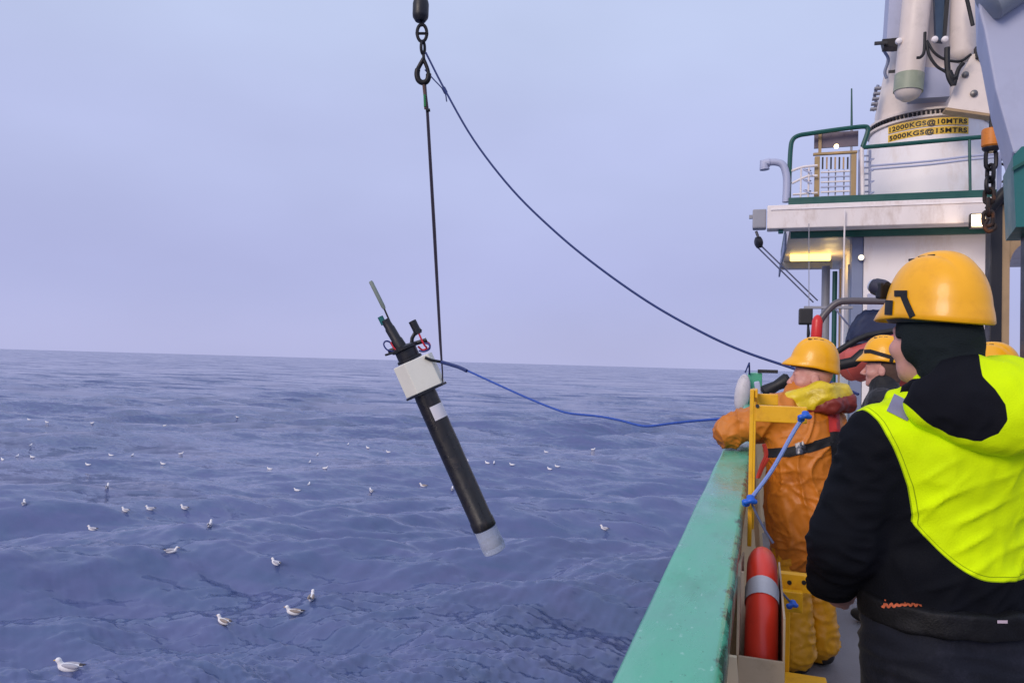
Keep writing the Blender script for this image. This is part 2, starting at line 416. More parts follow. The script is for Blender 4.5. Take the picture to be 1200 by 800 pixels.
def sea_mat():
    M = bpy.data.materials.new('sea_water'); M.use_nodes = True; n = M.node_tree; L = n.links; P = n.nodes['Principled BSDF']
    P.inputs['IOR'].default_value = 1.5; P.inputs['Specular IOR Level'].default_value = 0.5
    geo = n.nodes.new('ShaderNodeNewGeometry')
    def noise(scale, detail, rough, stretch, rot=0.32):
        mp_ = n.nodes.new('ShaderNodeMapping'); mp_.inputs['Scale'].default_value = stretch; mp_.inputs['Rotation'].default_value = (0, 0, -rot)
        L.new(geo.outputs['Position'], mp_.inputs[0])
        t = n.nodes.new('ShaderNodeTexNoise'); t.inputs['Scale'].default_value = scale; t.inputs['Detail'].default_value = detail
        t.inputs['Roughness'].default_value = rough; t.inputs['Distortion'].default_value = 0.4
        L.new(mp_.outputs[0], t.inputs['Vector']); return t
    def math_(op, a, b):
        q = n.nodes.new('ShaderNodeMath'); q.operation = op
        for i, z in enumerate((a, b)):
            if z is None: continue
            if isinstance(z, (int, float)): q.inputs[i].default_value = z
            else: L.new(z, q.inputs[i])
        return q.outputs[0]
    fine = noise(5.0, 5, 0.62, (0.42, 1.0, 1)); mid = noise(1.1, 5, 0.6, (0.4, 1.0, 1), 0.2); swl = noise(0.17, 4, 0.62, (0.3, 1.0, 1), 0.38); big = noise(0.055, 4, 0.6, (0.45, 1.0, 1), 0.45)
    # ripples tilt the surface: noise vectors added to the normal
    def tilt(t, amp):
        s_ = n.nodes.new('ShaderNodeVectorMath'); s_.operation = 'SUBTRACT'; s_.inputs[1].default_value = (0.5, 0.5, 0.5)
        L.new(t.outputs['Color'], s_.inputs[0])
        k = n.nodes.new('ShaderNodeVectorMath'); k.operation = 'MULTIPLY'; k.inputs[1].default_value = (amp*0.8, amp*1.25, 0)
        L.new(s_.outputs[0], k.inputs[0]); return k.outputs[0]
    gust = n.nodes.new('ShaderNodeMapRange'); gust.inputs[1].default_value = 0.35; gust.inputs[2].default_value = 0.65
    gust.inputs[3].default_value = 0.5; gust.inputs[4].default_value = 1.3; L.new(big.outputs[0], gust.inputs[0])
    ad = n.nodes.new('ShaderNodeVectorMath'); ad.operation = 'ADD'; L.new(tilt(fine, 1.0), ad.inputs[0]); L.new(tilt(mid, 1.1), ad.inputs[1])
    ad2 = n.nodes.new('ShaderNodeVectorMath'); ad2.operation = 'ADD'; L.new(ad.outputs[0], ad2.inputs[0]); L.new(tilt(swl, 2.2), ad2.inputs[1]); ad = ad2
    un = n.nodes.new('ShaderNodeAttribute'); un.attribute_name = 'unresolved'       # waves too short for the mesh there
    amt = math_('MULTIPLY', gust.outputs[0], math_('ADD', math_('MULTIPLY', un.outputs['Fac'], 0.75), 0.50))
    gs = n.nodes.new('ShaderNodeVectorMath'); gs.operation = 'SCALE'; L.new(ad.outputs[0], gs.inputs[0]); L.new(amt, gs.inputs['Scale'])
    an = n.nodes.new('ShaderNodeVectorMath'); an.operation = 'ADD'; L.new(geo.outputs['Normal'], an.inputs[0]); L.new(gs.outputs[0], an.inputs[1])
    nn = n.nodes.new('ShaderNodeVectorMath'); nn.operation = 'NORMALIZE'; L.new(an.outputs[0], nn.inputs[0])
    L.new(nn.outputs[0], P.inputs['Normal'])
    # body colour: blue with greener and more violet patches, a little foam on the highest crests
    cr = n.nodes.new('ShaderNodeValToRGB'); cr.color_ramp.elements[0].position = 0.36; cr.color_ramp.elements[1].position = 0.62
    cr.color_ramp.elements[0].color = SEA_A; cr.color_ramp.elements[1].color = SEA_B
    L.new(mid.outputs[0], cr.inputs[0])
    at_ = n.nodes.new('ShaderNodeAttribute'); at_.attribute_name = 'crest'
    fo = noise(2.1, 8, 0.75, (0.4, 1, 1)); f1 = math_('ADD', math_('MULTIPLY', at_.outputs['Fac'], 0.42), fo.outputs[0])
    fm = n.nodes.new('ShaderNodeMapRange'); fm.inputs[1].default_value = 1.04; fm.inputs[2].default_value = 1.14; fm.inputs[4].default_value = 0.75
    L.new(f1, fm.inputs[0])
    mx = n.nodes.new('ShaderNodeMix'); mx.data_type = 'RGBA'; L.new(fm.outputs[0], mx.inputs['Factor']); L.new(cr.outputs[0], mx.inputs['A'])
    mx.inputs['B'].default_value = (0.62, 0.66, 0.78, 1); L.new(mx.outputs['Result'], P.inputs['Base Color'])
    P.inputs['Roughness'].default_value = 0.1
    return M
SEA_A = (0.076, 0.112, 0.232, 1); SEA_B = (0.100, 0.120, 0.258, 1)
build_sea()

# ------------------------------------------------------------------ ship paint
GREEN = mat('green_rail_paint', lin(84, 172, 136), 0.24, var=0.20, scale=5, bump=0.45, bscale=30, dirt=lin(60, 132, 96), dirt_amt=0.7, dscale=6, rvar=0.17, stretch=(1, 0.35, 1))
DGREEN = mat('dark_green_paint', lin(20, 82, 74), 0.4, var=0.15, dirt=lin(30, 50, 48), dirt_amt=0.5)
TEAL = mat('teal_paint', lin(26, 104, 104), 0.45, var=0.1, dirt=lin(20, 70, 74), dirt_amt=0.5, bump=0.2)
CREAM = mat('cream_bulwark_paint', lin(226, 205, 168), 0.45, var=0.08, dirt=lin(160, 112, 66), dirt_amt=0.5, dscale=5, bump=0.2, bscale=30)
WHITE = mat('white_ship_paint', lin(240, 233, 232), 0.55, var=0.03, scale=2, dirt=lin(200, 172, 140), dirt_amt=0.4, dscale=2.6, bump=0.05, bscale=6, bdist=0.02, stretch=(1, 1, 0.35))
WHITE2 = mat('beam_white_paint', lin(232, 222, 218), 0.45, var=0.08, scale=3, dirt=lin(160, 128, 98), dirt_amt=0.5, dscale=3.4, stretch=(1, 1, 0.4))
CREAMW = mat('crane_cream_paint', lin(233, 218, 206), 0.4, var=0.06, scale=2, dirt=lin(150, 140, 120), dirt_amt=0.3, dscale=3)
TAN = mat('tan_paint', lin(176, 146, 108), 0.5, var=0.12, dirt=lin(110, 84, 56), dirt_amt=0.5)
GREY = mat('grey_paint', lin(150, 150, 158), 0.45, var=0.1, dirt=lin(90, 84, 80), dirt_amt=0.4)
LGREY = mat('pale_grey_paint', lin(176, 180, 204), 0.5, var=0.05, scale=2, dirt=lin(130, 132, 150), dirt_amt=0.3)
BLUEG = mat('blue_grey_paint', lin(128, 138, 166), 0.5, var=0.06, dirt=lin(90, 96, 116), dirt_amt=0.4)
BLACK = mat('black_paint', lin(24, 24, 30), 0.45, var=0.2, bump=0.2)
RUBBER = mat('black_rubber', lin(18, 18, 22), 0.6, var=0.2, bump=0.2)
STEEL = mat('worn_steel', lin(120, 118, 116), 0.4, 0.8, var=0.2, dirt=lin(90, 56, 34), dirt_amt=0.6, dscale=20)
DSTEEL = mat('dark_steel', lin(34, 33, 36), 0.5, 0.5, var=0.25, dirt=lin(62, 44, 32), dirt_amt=0.5, dscale=30)
RUSTY = mat('rusty_chain', lin(52, 42, 38), 0.65, 0.4, var=0.3, dirt=lin(140, 84, 40), dirt_amt=0.8, dscale=9)
YEL = mat('yellow_steel_paint', lin(240, 178, 20), 0.42, var=0.07, scale=8, dirt=lin(176, 108, 30), dirt_amt=0.5, dscale=14, bump=0.15)
ORANGE = mat('orange_block_paint', lin(206, 120, 30), 0.5, var=0.15, dirt=lin(110, 56, 24), dirt_amt=0.7, dscale=16)
DECKM = mat('grey_deck_paint', lin(126, 124, 128), 0.55, var=0.15, scale=4, dirt=lin(86, 80, 76), dirt_amt=0.6, bump=0.5, bscale=90)
NAVY = mat('navy_canvas', lin(42, 54, 86), 0.7, var=0.15, bump=0.35, bscale=30, dirt=lin(26, 32, 52), dirt_amt=0.5)
HULLM = mat('hull_paint', lin(24, 70, 62), 0.45, var=0.1, dirt=lin(80, 50, 30), dirt_amt=0.4)
BLUEROPE = mat('blue_rope', lin(50, 84, 168), 0.75, var=0.25, scale=40, bump=0.6, bscale=150)
DARKROPE = mat('dark_blue_rope', lin(40, 56, 110), 0.75, var=0.25, scale=40, bump=0.6, bscale=150)
LAMPW = mat('warm_white_lamp_glass', lin(255, 236, 200), 0.4, emit=(1.0, 0.82, 0.55), estr=2.2, var=0.02)
LAMPY = mat('yellow_tube_lamp', lin(255, 214, 90), 0.4, emit=(1.0, 0.66, 0.14), estr=3.4, var=0.02)

# ------------------------------------------------------------------ deck, hull, bulwark
RZ = 1.15
XIN = (atz(843, 800, RZ)[0]+atz(864, 670, RZ)[0])/2; XOUT = (atz(717, 800, RZ)[0]+atz(808, 600, RZ)[0])/2
print('rail', XIN, XOUT)
YEND = 10.6
g = G(); g.box2((XOUT+0.04, -4, -0.12), (7.6, 26, 0.0))
o = g.obj('deck', DECKM); tag(o, 'grey painted working deck of the ship', None, kind='structure')
g = G(); g.prism([(XOUT+0.05, -4, -0.13), (7.6, -4, -0.13), (7.0, -4, -7.2), (XOUT+0.5, -4, -7.2)], (0, 30, 0))
o = g.obj('hull', HULLM); tag(o, 'dark green hull below the deck edge', None, kind='structure')

bw = empty('bulwark', (XIN, 2, 0), 'green topped steel bulwark with cream inner plating along the deck edge', 'bulwark')
# rail cap with rounded edges, slightly uneven like hammered plate
def rail_cap():
    ys = np.concatenate([np.linspace(-4, 0.4, 12)[:-1], np.linspace(0.4, YEND, 320)]); prof = []
    w = XIN-XOUT; n = 30
    for i in range(n+1):
        t = i/n; x = XOUT+w*t; e_ = min(t, 1-t)*w; z = RZ-(0.012-min(e_, 0.012))**2/0.012*0.9; prof.append((x, z))
    prof = [(XOUT, RZ-0.07)]+prof+[(XIN, RZ-0.075), (XIN-0.012, RZ-0.078)]
    P_ = np.array(prof); m_ = len(P_)
    X = np.repeat(P_[None, :, 0], len(ys), 0); Z = np.repeat(P_[None, :, 1], len(ys), 0); Yg = np.repeat(ys[:, None], m_, 1)
    f1 = sines(3, 14, 0.08, 0.5); f2 = sines(4, 14, 0.4, 2.2)
    pts = np.stack([X, Yg, Z], -1).reshape(-1, 3)
    Z = Z+(0.0006*f1(pts*V((1.6, 0.6, 0)))+0.0016*f2(pts*V((0.6, 1, 0)))).reshape(Z.shape)
    X = X+0.0015*f2(pts*V((0, 1, 0))+5).reshape(X.shape)*((np.abs(X-XIN) < 0.004) | (np.abs(X-XOUT) < 0.004))
    v = np.stack([X, Yg, Z], -1).reshape(-1, 3); I = np.arange(len(ys)*m_).reshape(len(ys), m_)
    q = np.stack([I[:-1, :-1], I[:-1, 1:], I[1:, 1:], I[1:, :-1]], -1).reshape(-1, 4)
    return put('rail_cap', v, q, GREEN_CAP, bw, True)
GREEN_CAP = GREEN.copy(); GREEN_CAP.name = 'green_rail_cap_paint'
def cap_wear(M):
    """chipped paint and grime along the inner edge, old patches"""
    n = M.node_tree; L = n.links; P = n.nodes['Principled BSDF']; cur = P.inputs['Base Color'].links[0].from_socket
    tcn = n.nodes.new('ShaderNodeTexCoord'); sx = n.nodes.new('ShaderNodeSeparateXYZ'); L.new(tcn.outputs['Object'], sx.inputs[0])
    t = n.nodes.new('ShaderNodeTexNoise'); t.inputs['Scale'].default_value = 24; t.inputs['Detail'].default_value = 8; t.inputs['Roughness'].default_value = 0.7
    mp_ = n.nodes.new('ShaderNodeMapping'); mp_.inputs['Scale'].default_value = (1, 0.45, 1); L.new(tcn.outputs['Object'], mp_.inputs[0]); L.new(mp_.outputs[0], t.inputs['Vector'])
    a = n.nodes.new('ShaderNodeMapRange'); a.inputs[1].default_value = -0.035; a.inputs[2].default_value = 0.004; a.inputs[3].default_value = 0; a.inputs[4].default_value = 0.30
    L.new(sx.outputs['X'], a.inputs[0])
    s_ = n.nodes.new('ShaderNodeMath'); L.new(t.outputs[0], s_.inputs[0]); L.new(a.outputs[0], s_.inputs[1])
    m2 = n.nodes.new('ShaderNodeMapRange'); m2.inputs[1].default_value = 0.70; m2.inputs[2].default_value = 0.78; m2.inputs[4].default_value = 0.85; L.new(s_.outputs[0], m2.inputs[0])
    mx = n.nodes.new('ShaderNodeMix'); mx.data_type = 'RGBA'; L.new(m2.outputs[0], mx.inputs['Factor']); L.new(cur, mx.inputs['A']); mx.inputs['B'].default_value = lin(58, 66, 56)
    L.new(mx.outputs['Result'], P.inputs['Base Color'])
cap_wear(GREEN_CAP)
def cap_speckle(M):
    """salt specks and rubbed pale patches where ropes have run"""
    n = M.node_tree; L = n.links; P = n.nodes['Principled BSDF']; tcn = n.nodes.new('ShaderNodeTexCoord')
    for sc_, lo_v, hi_v, amt, col in ((75, 0.66, 0.72, 0.55, lin(160, 208, 188)), (130, 0.68, 0.73, 0.6, lin(40, 96, 74)), (3.2, 0.56, 0.70, 0.45, lin(132, 190, 168))):
        cur = P.inputs['Base Color'].links[0].from_socket
        mp_ = n.nodes.new('ShaderNodeMapping'); mp_.inputs['Scale'].default_value = (1, 0.5, 1) if sc_ > 10 else (2.5, 0.8, 1); L.new(tcn.outputs['Object'], mp_.inputs[0])
        t = n.nodes.new('ShaderNodeTexNoise'); t.inputs['Scale'].default_value = sc_; t.inputs['Detail'].default_value = 4; L.new(mp_.outputs[0], t.inputs['Vector'])
        r = n.nodes.new('ShaderNodeMapRange'); r.inputs[1].default_value = lo_v; r.inputs[2].default_value = hi_v; r.inputs[4].default_value = amt; L.new(t.outputs[0], r.inputs[0])
        mx = n.nodes.new('ShaderNodeMix'); mx.data_type = 'RGBA'; L.new(r.outputs[0], mx.inputs['Factor']); L.new(cur, mx.inputs['A']); mx.inputs['B'].default_value = col
        L.new(mx.outputs['Result'], P.inputs['Base Color'])
cap_speckle(GREEN_CAP)
rail_cap()
g = G(); g.box2((XIN-0.045, -4, 0.0), (XIN-0.033, YEND, RZ-0.02)); g.obj('plating', CREAM, bw)
g = G(); g.box2((XOUT+0.03, -4, -0.1), (XOUT+0.045, YEND, RZ-0.03)); g.obj('outer_plating', HULLM, bw)
for yy in (-2.6, -1.2, 0.2, 1.45, 2.06, 3.6, 5.0, 6.4, 7.8, 9.2):          # triangular stays under the rail
    w_ = 0.055 if yy in (2.06, ) else 0.10
    g = G(); g.prism([(XIN-0.033, yy, RZ-0.08), (XIN+0.012, yy, RZ-0.08), (XIN+w_, yy, 0.0), (XIN-0.033, yy, 0.0)], (0, 0.012, 0)); g.obj('stay', CREAM, bw)
# raised bow section of the bulwark beyond the men
rb = empty('raised_bulwark', (XIN, YEND+0.2, 0), 'taller pale green bulwark end beyond the man in orange', 'bulwark')
ztop = at(890, 437, YEND)[2]
g = G(); g.box2((XOUT+0.03, YEND+0.01, -0.1), (XIN+0.06, YEND+7, ztop), 0.01); g.obj('plating', GREEN, rb)
g = G(); g.box2((XIN+0.0, YEND-0.02, ztop+0.003), (XIN+0.26, YEND+0.35, ztop+0.05), 0.008); g.obj('cap_bar', BLACK, rb)
# white fender outside the hull
p = at(870, 460, YEND-0.15)
fe = empty('hull_fender', p-V((0, 0, 0.25)), 'white rounded fender hanging outside the far bulwark end', 'fender')
FEND = mat('white_fender_vinyl', lin(206, 200, 202), 0.5, var=0.15, dirt=lin(96, 84, 82), dirt_amt=0.95, dscale=5)
g = G(); pr = [(0.02, -0.26), (0.06, -0.23), (0.085, -0.16), (0.098, -0.06), (0.098, 0.05), (0.08, 0.16), (0.05, 0.22), (0.02, 0.25)]
g.lathe(pr, p, (0.12, 0, 1), 20); g.obj('body', FEND, fe, True)
g = G(); g.tube([p+V((0.03, 0, 0.27)), p+V((0.08, 0, 0.4)), (XOUT+0.05, YEND-0.02, ztop-0.02)], 0.012, 8); g.obj('lanyard', DARKROPE, fe, True)
# fairlead / roller on the rail between fender and orange man
p = at(912, 452, 8.4)
fl = empty('fairlead_roller', (p[0], 8.4, p[2]-0.2), 'pale grey fairlead with black roller on the far rail by the helmet', 'fairlead')
g = G(); g.box(p+V((-0.02, 0.1, -0.16)), (0.42, 0.2, 0.12), None, 0.015); g.box(p+V((0.16, 0.1, 0.02)), (0.07, 0.2, 0.34), roty(0.35), 0.015)
g.box(p+V((-0.2, 0.1, -0.06)), (0.06, 0.2, 0.2), roty(-0.2), 0.015); g.obj('frame', LGREY, fl)
g = G(); g.lathe([(0.05, -0.16), (0.075, -0.13), (0.055, 0), (0.075, 0.13), (0.05, 0.16)], p+V((-0.02, 0.02, 0.0)), (0.8, 0.0, 0.5), 16); g.obj('roller', RUBBER, fl, True)
g = G(); g.tube([p+V((0.1, -0.02, -0.16)), p+V((0.13, -0.03, 0.0)), p+V((0.2, -0.02, 0.12))], 0.018, 8); g.obj('strap', RUBBER, fl, True)
g = G(); g.box2((XIN-0.04, 8.35, 0.0), (p[0]+0.15, 8.55, p[2]-0.225), 0.01); g.obj('pedestal', CREAM, fl)
# ------------------------------------------------------------------ deckhouse and crane platform (forward of the men)
YH = 12.0
def ax(px, py=300, Y=YH): return at(px, py, Y)[0]
def az(px, py, Y=YH): return at(px, py, Y)[2]
ZP = az(1040, 236)                      # platform deck level
ZB = az(1040, 268)                      # underside
XL = ax(925, 268); XH = ax(1013, 320); XR = ax(1160, 300)
dh = empty('deckhouse', (XH+0.6, YH+1.5, 0), 'white deckhouse carrying the crane platform on the foredeck', 'deckhouse')
g = G(); g.box2((XH, YH+0.1, 0.0), (XR, YH+3.9, ZB-0.004)); g.obj('wall', WHITE, dh)
g = G(); g.box2((XL, YH, ZB), (XR+3.2, YH+4.6, ZP-0.10), 0.01); g.obj('platform', WHITE2, dh)
ZE = az(1040, 227.5)
g = G(); g.box2((XL-0.02, YH-0.03, ZP-0.097), (XR+3.2, YH+0.05, ZE), 0.006); g.box2((XL-0.02, YH+0.05, ZP-0.097), (XR+3.2, YH+4.7, ZP+0.01)); g.obj('platform_edge', DGREEN, dh)
g = G(); g.box2((XL+0.02, YH+0.02, ZB-0.10), (XR+3.2, YH+0.095, ZB-0.003)); g.obj('under_girder', DGREEN, dh)
# grey corner strip of the house and a dark strip behind it
g = G(); g.box2((XH-0.16, YH+0.12, 0.0), (XH-0.004, YH+0.4, ZB-0.005), 0.01); g.obj('corner_post', BLUEG, dh)
# outboard valance and ceiling of the side passage
xv = XL-0.06
zv = at(917, 317, YH+3.6)[2]
g = G(); g.prism([(xv, YH+0.16, ZB-0.002), (xv, YH+4.5, ZB-0.002), (xv, YH+4.5, zv-0.02), (xv, YH+2.6, zv), (xv, YH+0.16, ZB-0.25)], (0.03, 0, 0)); g.obj('valance', BLUEG, dh)
zc = zv
g = G(); g.box2((xv+0.032, YH+3.3, zc), (XH-0.17, YH+3.36, ZB-0.006)); g.obj('passage_bulkhead_lintel', BLUEG, dh)
# tan lit inner wall of the passage
g = G(); g.box2((at(984, 340, YH+3.4)[0], YH+3.40, 0.0), (at(1001, 340, YH+3.4)[0], YH+3.5, zc-0.004)); g.obj('passage_wall', TAN, dh)
# small square hatch frame on the white wall behind the foreground helmet
p = at(1016, 372, YH+0.09); q = at(1060, 344, YH+0.09)
g = G(); g.box2((p[0], YH+0.055, p[2]-0.3), (q[0]+0.3, YH+0.098, q[2]), 0.01); g.obj('locker', LGREY, dh)
# pillar posts of the side passage
def post(px0, px1, ytop, Yp, m_, name):
    a = at(px0, ytop, Yp); b = at(px1, ytop, Yp); r_ = (b[0]-a[0])/2
    g = G(); g.tube([((a[0]+b[0])/2, Yp, 0), ((a[0]+b[0])/2, Yp, min(a[2], ZB))], r_, 14); return g.obj(name, m_, dh, True)
post(963, 973, 312, YH+1.0, GREY, 'pillar')
post(975.5, 981.5, 318, YH+0.8, DGREEN, 'pillar')
# white bent pipe under the platform
pts = [at(948, 264, YH+0.4), at(975, 268, YH+0.4), at(995, 277, YH+0.4), at(1004, 288, YH+0.4), at(1005, 320, YH+0.4), at(1005, 420, YH+0.4)]
pts = smoothpath(pts, 6)
g = G(); g.tube(pts, 0.045, 10); g.obj('pipe', WHITE2, dh, True)
g = G(); g.tube([at(996, 310, YH+0.6), at(996, 425, YH+0.6)], 0.03, 10); g.obj('pipe', GREY, dh, True)
# tube lamp glowing in the passage, round bulkhead light, floodlight
a = at(926, 303, YH+2.4); b = at(982, 303, YH+2.4)
tl = empty('tube_lamp', (a+b)/2, 'glowing yellow tube lamp under the platform overhang', 'lamp')
g = G(); g.box2((a[0], YH+2.36, a[2]-0.035), (b[0]-0.12, YH+2.52, a[2]+0.09), 0.02); g.obj('tube', LAMPY, tl)
g = G(); g.box2((a[0]+0.1, YH+2.34, a[2]+0.095), (a[0]+0.5, YH+2.54, a[2]+0.24), 0.01); g.obj('housing', TAN, tl)
g = G(); g.tube([(a[0]+0.3, YH+2.44, a[2]+0.24), (a[0]+0.3, YH+2.44, ZB-0.005)], 0.02, 8); g.obj('hanger', GREY, tl)
lp = bpy.data.lights.new('tube_lamp_light', 'POINT'); lp.energy = 3.5; lp.color = (1.0, 0.68, 0.22); lp.shadow_soft_size = 0.12
lo_ = bpy.data.objects.new('lamp_light', lp); COL.objects.link(lo_); lo_.parent = tl; lo_.location = Vector((0.28, -0.05, -0.16))
p = at(1009, 302, YH+0.08)
bl = empty('bulkhead_light', p, 'small round lit bulkhead light beside the white wall', 'lamp')
g = G(); g.lathe([(0.05, 0.0), (0.05, 0.03)], p, (0, -1, 0), 12); g.obj('rim', GREY, bl, True)
g = G(); g.lathe([(0.038, 0.031), (0.03, 0.05), (0.01, 0.058)], p, (0, -1, 0), 12); g.obj('lens', LAMPW, bl, True)

# white boom stowed across the front of the platform
YB = YH-0.45
a0_ = at(884, 257, YB); a1 = at(1143, 246, YB)
zb0 = at(900, 270, YB)[2]; zb1 = at(900, 243, YB)[2]
bm_ = empty('stowed_boom', ((a0_[0]+a1[0])/2, YB, zb0), 'long white box boom stowed across the front of the crane platform', 'boom')
g = G(); g.box2((at(899, 256, YB)[0], YB-0.14, zb0), (ax(1330, 246, YB), YB+0.14, zb1), 0.015); g.obj('beam', WHITE2, bm_)
g = G(); g.box2((at(899, 256, YB)[0]+0.05, YB-0.155, zb1-0.075), (ax(1330, 246, YB), YB-0.142, zb1-0.05)); g.obj('upper_flange', WHITE, bm_)
xe = at(882, 256, YB)[0]
g = G(); g.box2((xe, YB-0.10, zb0+0.02), (at(898, 256, YB)[0], YB+0.10, zb1-0.04), 0.02); g.box2((xe-0.05, YB-0.03, zb1-0.16), (xe+0.02, YB+0.03, zb1-0.11)); g.obj('end_head', GREY, bm_)
g = G(); g.box2((at(912, 270, YB)[0], YB-0.05, zb0-0.05), (at(918, 270, YB)[0], YB+0.05, zb0-0.002), 0.01); g.obj('bracket', TEAL, bm_)
for xx in (XL+0.9, XL+2.6):
    g = G(); g.box2((xx, YB+0.142, zb0+0.1), (xx+0.12, YH-0.034, zb0+0.2), 0.005); g.obj('support', GREY, bm_)
# pulley and the two falls under the boom head
p = at(889, 284, YB)
pl = empty('pulley_block', p, 'small black pulley block hanging from the boom end', 'pulley')
g = G(); g.lathe([(0.05, -0.05), (0.085, -0.03), (0.085, 0.03), (0.05, 0.05)], p, (0.9, 0.3, 0.2), 16); g.obj('sheave', BLACK, pl, True)
g = G(); g.tube([p+V((0, 0, 0.06)), at(886, 271, YB)], 0.02, 8); g.obj('shackle', STEEL, pl)
FALL = mat('grey_fall_rope', lin(120, 124, 150), 0.7, var=0.2)
for (x0, y0, x1, y1), wh in (((892, 288, 958, 352), 'upper'), ((888, 290, 953, 354), 'lower')):
    o = G().tube([at(x0, y0, YB), at(x1, y1, YB+0.9)], 0.011, 6).obj('fall_line', FALL, None, True)
    tag(o, 'thin grey line slanting down from the boom end pulley, '+wh+' of the two', 'rope', 'lines running from the boom end pulley')
o = G().tube([at(990, 246, YB-0.2), at(989, 300, YB-0.2), at(987, 420, YB-0.2)], 0.012, 6).obj('hanging_line', WHITE, None, True)
tag(o, 'pale vertical line hanging in front of the stowed boom', 'rope')
o = G().tube([at(979, 362, 9.6), at(992, 378, 9.6), at(1000, 386, 9.6)], 0.012, 6).obj('mooring_line', FALL, None, True)
tag(o, 'short grey line slanting behind the boat handrail', 'rope')
# floodlight
p = at(1150, 258, YB-0.28)
fd = empty('floodlight', p, 'square floodlight shining warm white under the right end of the boom', 'lamp')
g = G(); g.box(p+V((0.01, 0.06, 0)), (0.27, 0.1, 0.20), None, 0.015); g.obj('housing', BLACK, fd)
g = G(); g.box(p+V((0, -0.002, 0)), (0.23, 0.02, 0.16), None, 0.006); g.obj('glass', LAMPW, fd)
g = G(); g.box(p+V((0.0, 0.12, 0.0)), (0.05, 0.03, 0.1)); g.obj('bracket', GREY, fd)
lp = bpy.data.lights.new('flood', 'POINT'); lp.energy = 7; lp.color = (1.0, 0.74, 0.45); lp.shadow_soft_size = 0.1
lo_ = bpy.data.objects.new('flood_light', lp); COL.objects.link(lo_); lo_.parent = fd; lo_.location = Vector((0, -0.1, -0.14))

# ------------------------------------------------------------------ platform railings and gear
YR = YH+0.08
rl = empty('platform_railing', (XL, YR, ZP), 'green and pale pipe railing round the crane platform', 'railing')
def rail(pxs, Y, r, m_, name, n=5, parent=None):
    pts = smoothpath([at(x, y, Y) for x, y in pxs], n) if n > 1 else [at(x, y, Y) for x, y in pxs]
    return G().tube(pts, r, 8).obj(name, m_, parent or rl, True)
rail([(924, 236), (925, 205), (926.5, 175), (929, 164), (936, 159), (950, 156.5), (985, 151.5), (1012, 148.5), (1017, 151), (1016, 158), (1011, 172)], YR, 0.035, DGREEN, 'top_rail')
rail([(1010, 173), (1050, 169.5), (1100, 165), (1152, 160.5), (1235, 153)], YR, 0.032, DGREEN, 'top_rail', 3)
rail([(1010, 173), (1011, 235)], YR, 0.028, WHITE2, 'stanchion', 1)
rail([(1136, 161), (1137, 228)], YR, 0.02, DGREEN, 'stanchion', 1)
for y0, y1 in ((194.5, 182.5), (198.5, 186.5)):
    rail([(1020, y0), (1090, (y0+y1)/2+0.3), (1142, y1), (1225, y1-7)], YR+0.02, 0.017, LGREY, 'mid_rail', 3)
rail([(926, 201), (940, 196), (958, 194)], YR, 0.02, WHITE2, 'mid_rail', 4)
rail([(928, 215), (945, 207), (958, 206)], YR, 0.018, WHITE2, 'mid_rail', 4)
rail([(929, 228), (958, 226)], YR, 0.016, WHITE2, 'low_rail', 1)
for px in (938, 947): rail([(px, 235), (px+1, 197)], YR, 0.014, WHITE2, 'stanchion', 1)
# pale outrigger pipe with elbow on the left corner
orr = empty('vent_pipe', at(922, 236, YR-0.05), 'pale grey vent pipe with elbow at the left platform corner', 'pipe')
G().tube(smoothpath([at(921, 237, YR-0.05), at(922, 215, YR-0.05), at(921, 203, YR-0.05), at(917, 193, YR-0.05), at(908, 190, YR-0.05), at(898, 191, YR-0.05)], 6), 0.055, 12).obj('pipe', LGREY, orr, True)
G().tube([at(902, 190.6, YR-0.05), at(895.5, 191.2, YR-0.05), at(896, 199, YR-0.05)], 0.075, 12).obj('mouth', LGREY, orr, True)
# tan framed locker gate with slats and dark board above, ladder cage beside
gt = empty('slatted_gate', at(980, 236, YR+0.05), 'tan framed slatted gate with a dark board above on the platform', 'gate')
yg = YR+0.06
def gbox(x0, y0, x1, y1, dy, th, m_, name, bev=0.0):
    a = at(x0, y1, yg+dy); b = at(x1, y0, yg+dy); g = G(); g.box2((a[0], yg+dy, a[2]), (b[0], yg+dy+th, b[2]), bev); return g.obj(name, m_, gt)
BOARD = mat('dark_tinted_board', lin(104, 92, 104), 0.35, var=0.15, dirt=lin(70, 74, 70), dirt_amt=0.5)
OLIVE = mat('olive_tan_paint', lin(168, 140, 96), 0.5, var=0.12, dirt=lin(112, 104, 60), dirt_amt=0.6)
gbox(954, 153, 1006, 174, 0.10, 0.03, BOARD, 'board'); gbox(959, 154, 963, 180, 0.06, 0.03, OLIVE, 'board_post')
gbox(953, 176, 1005, 182, 0.0, 0.06, OLIVE, 'top_rail', 0.008)
gbox(954, 183, 961, 235, 0.0, 0.07, OLIVE, 'frame_post', 0.008); gbox(997, 180, 1004, 233, 0.0, 0.07, OLIVE, 'frame_post', 0.008)
for k in range(7): gbox(963.0+k*4.9, 184, 965.2+k*4.9, 198, 0.03, 0.02, TAN if k % 2 else BLACK, 'bar')
for k in range(6): gbox(962, 199.5+k*5.8, 996, 202.6+k*5.8, 0.02, 0.03, WHITE2 if k % 2 == 0 else LGREY, 'slat')
for k, px in enumerate((970, 978, 988)): gbox(px, 199, px+2, 230, 0.055, 0.02, GREY, 'bar')
p = at(980, 172, yg-0.02); g = G(); g.lathe([(0.02, 0), (0.035, 0.01), (0.03, 0.04), (0.01, 0.05)], p, (0, -1, 0), 10); g.obj('lamp', mat('small_amber_lamp', lin(255, 220, 150), 0.3, emit=(1, 0.72, 0.35), estr=4.0), gt, True)
cg = empty('ladder', at(1013, 236, YR+0.3), 'pale caged ladder with rungs beside the slatted gate', 'ladder')
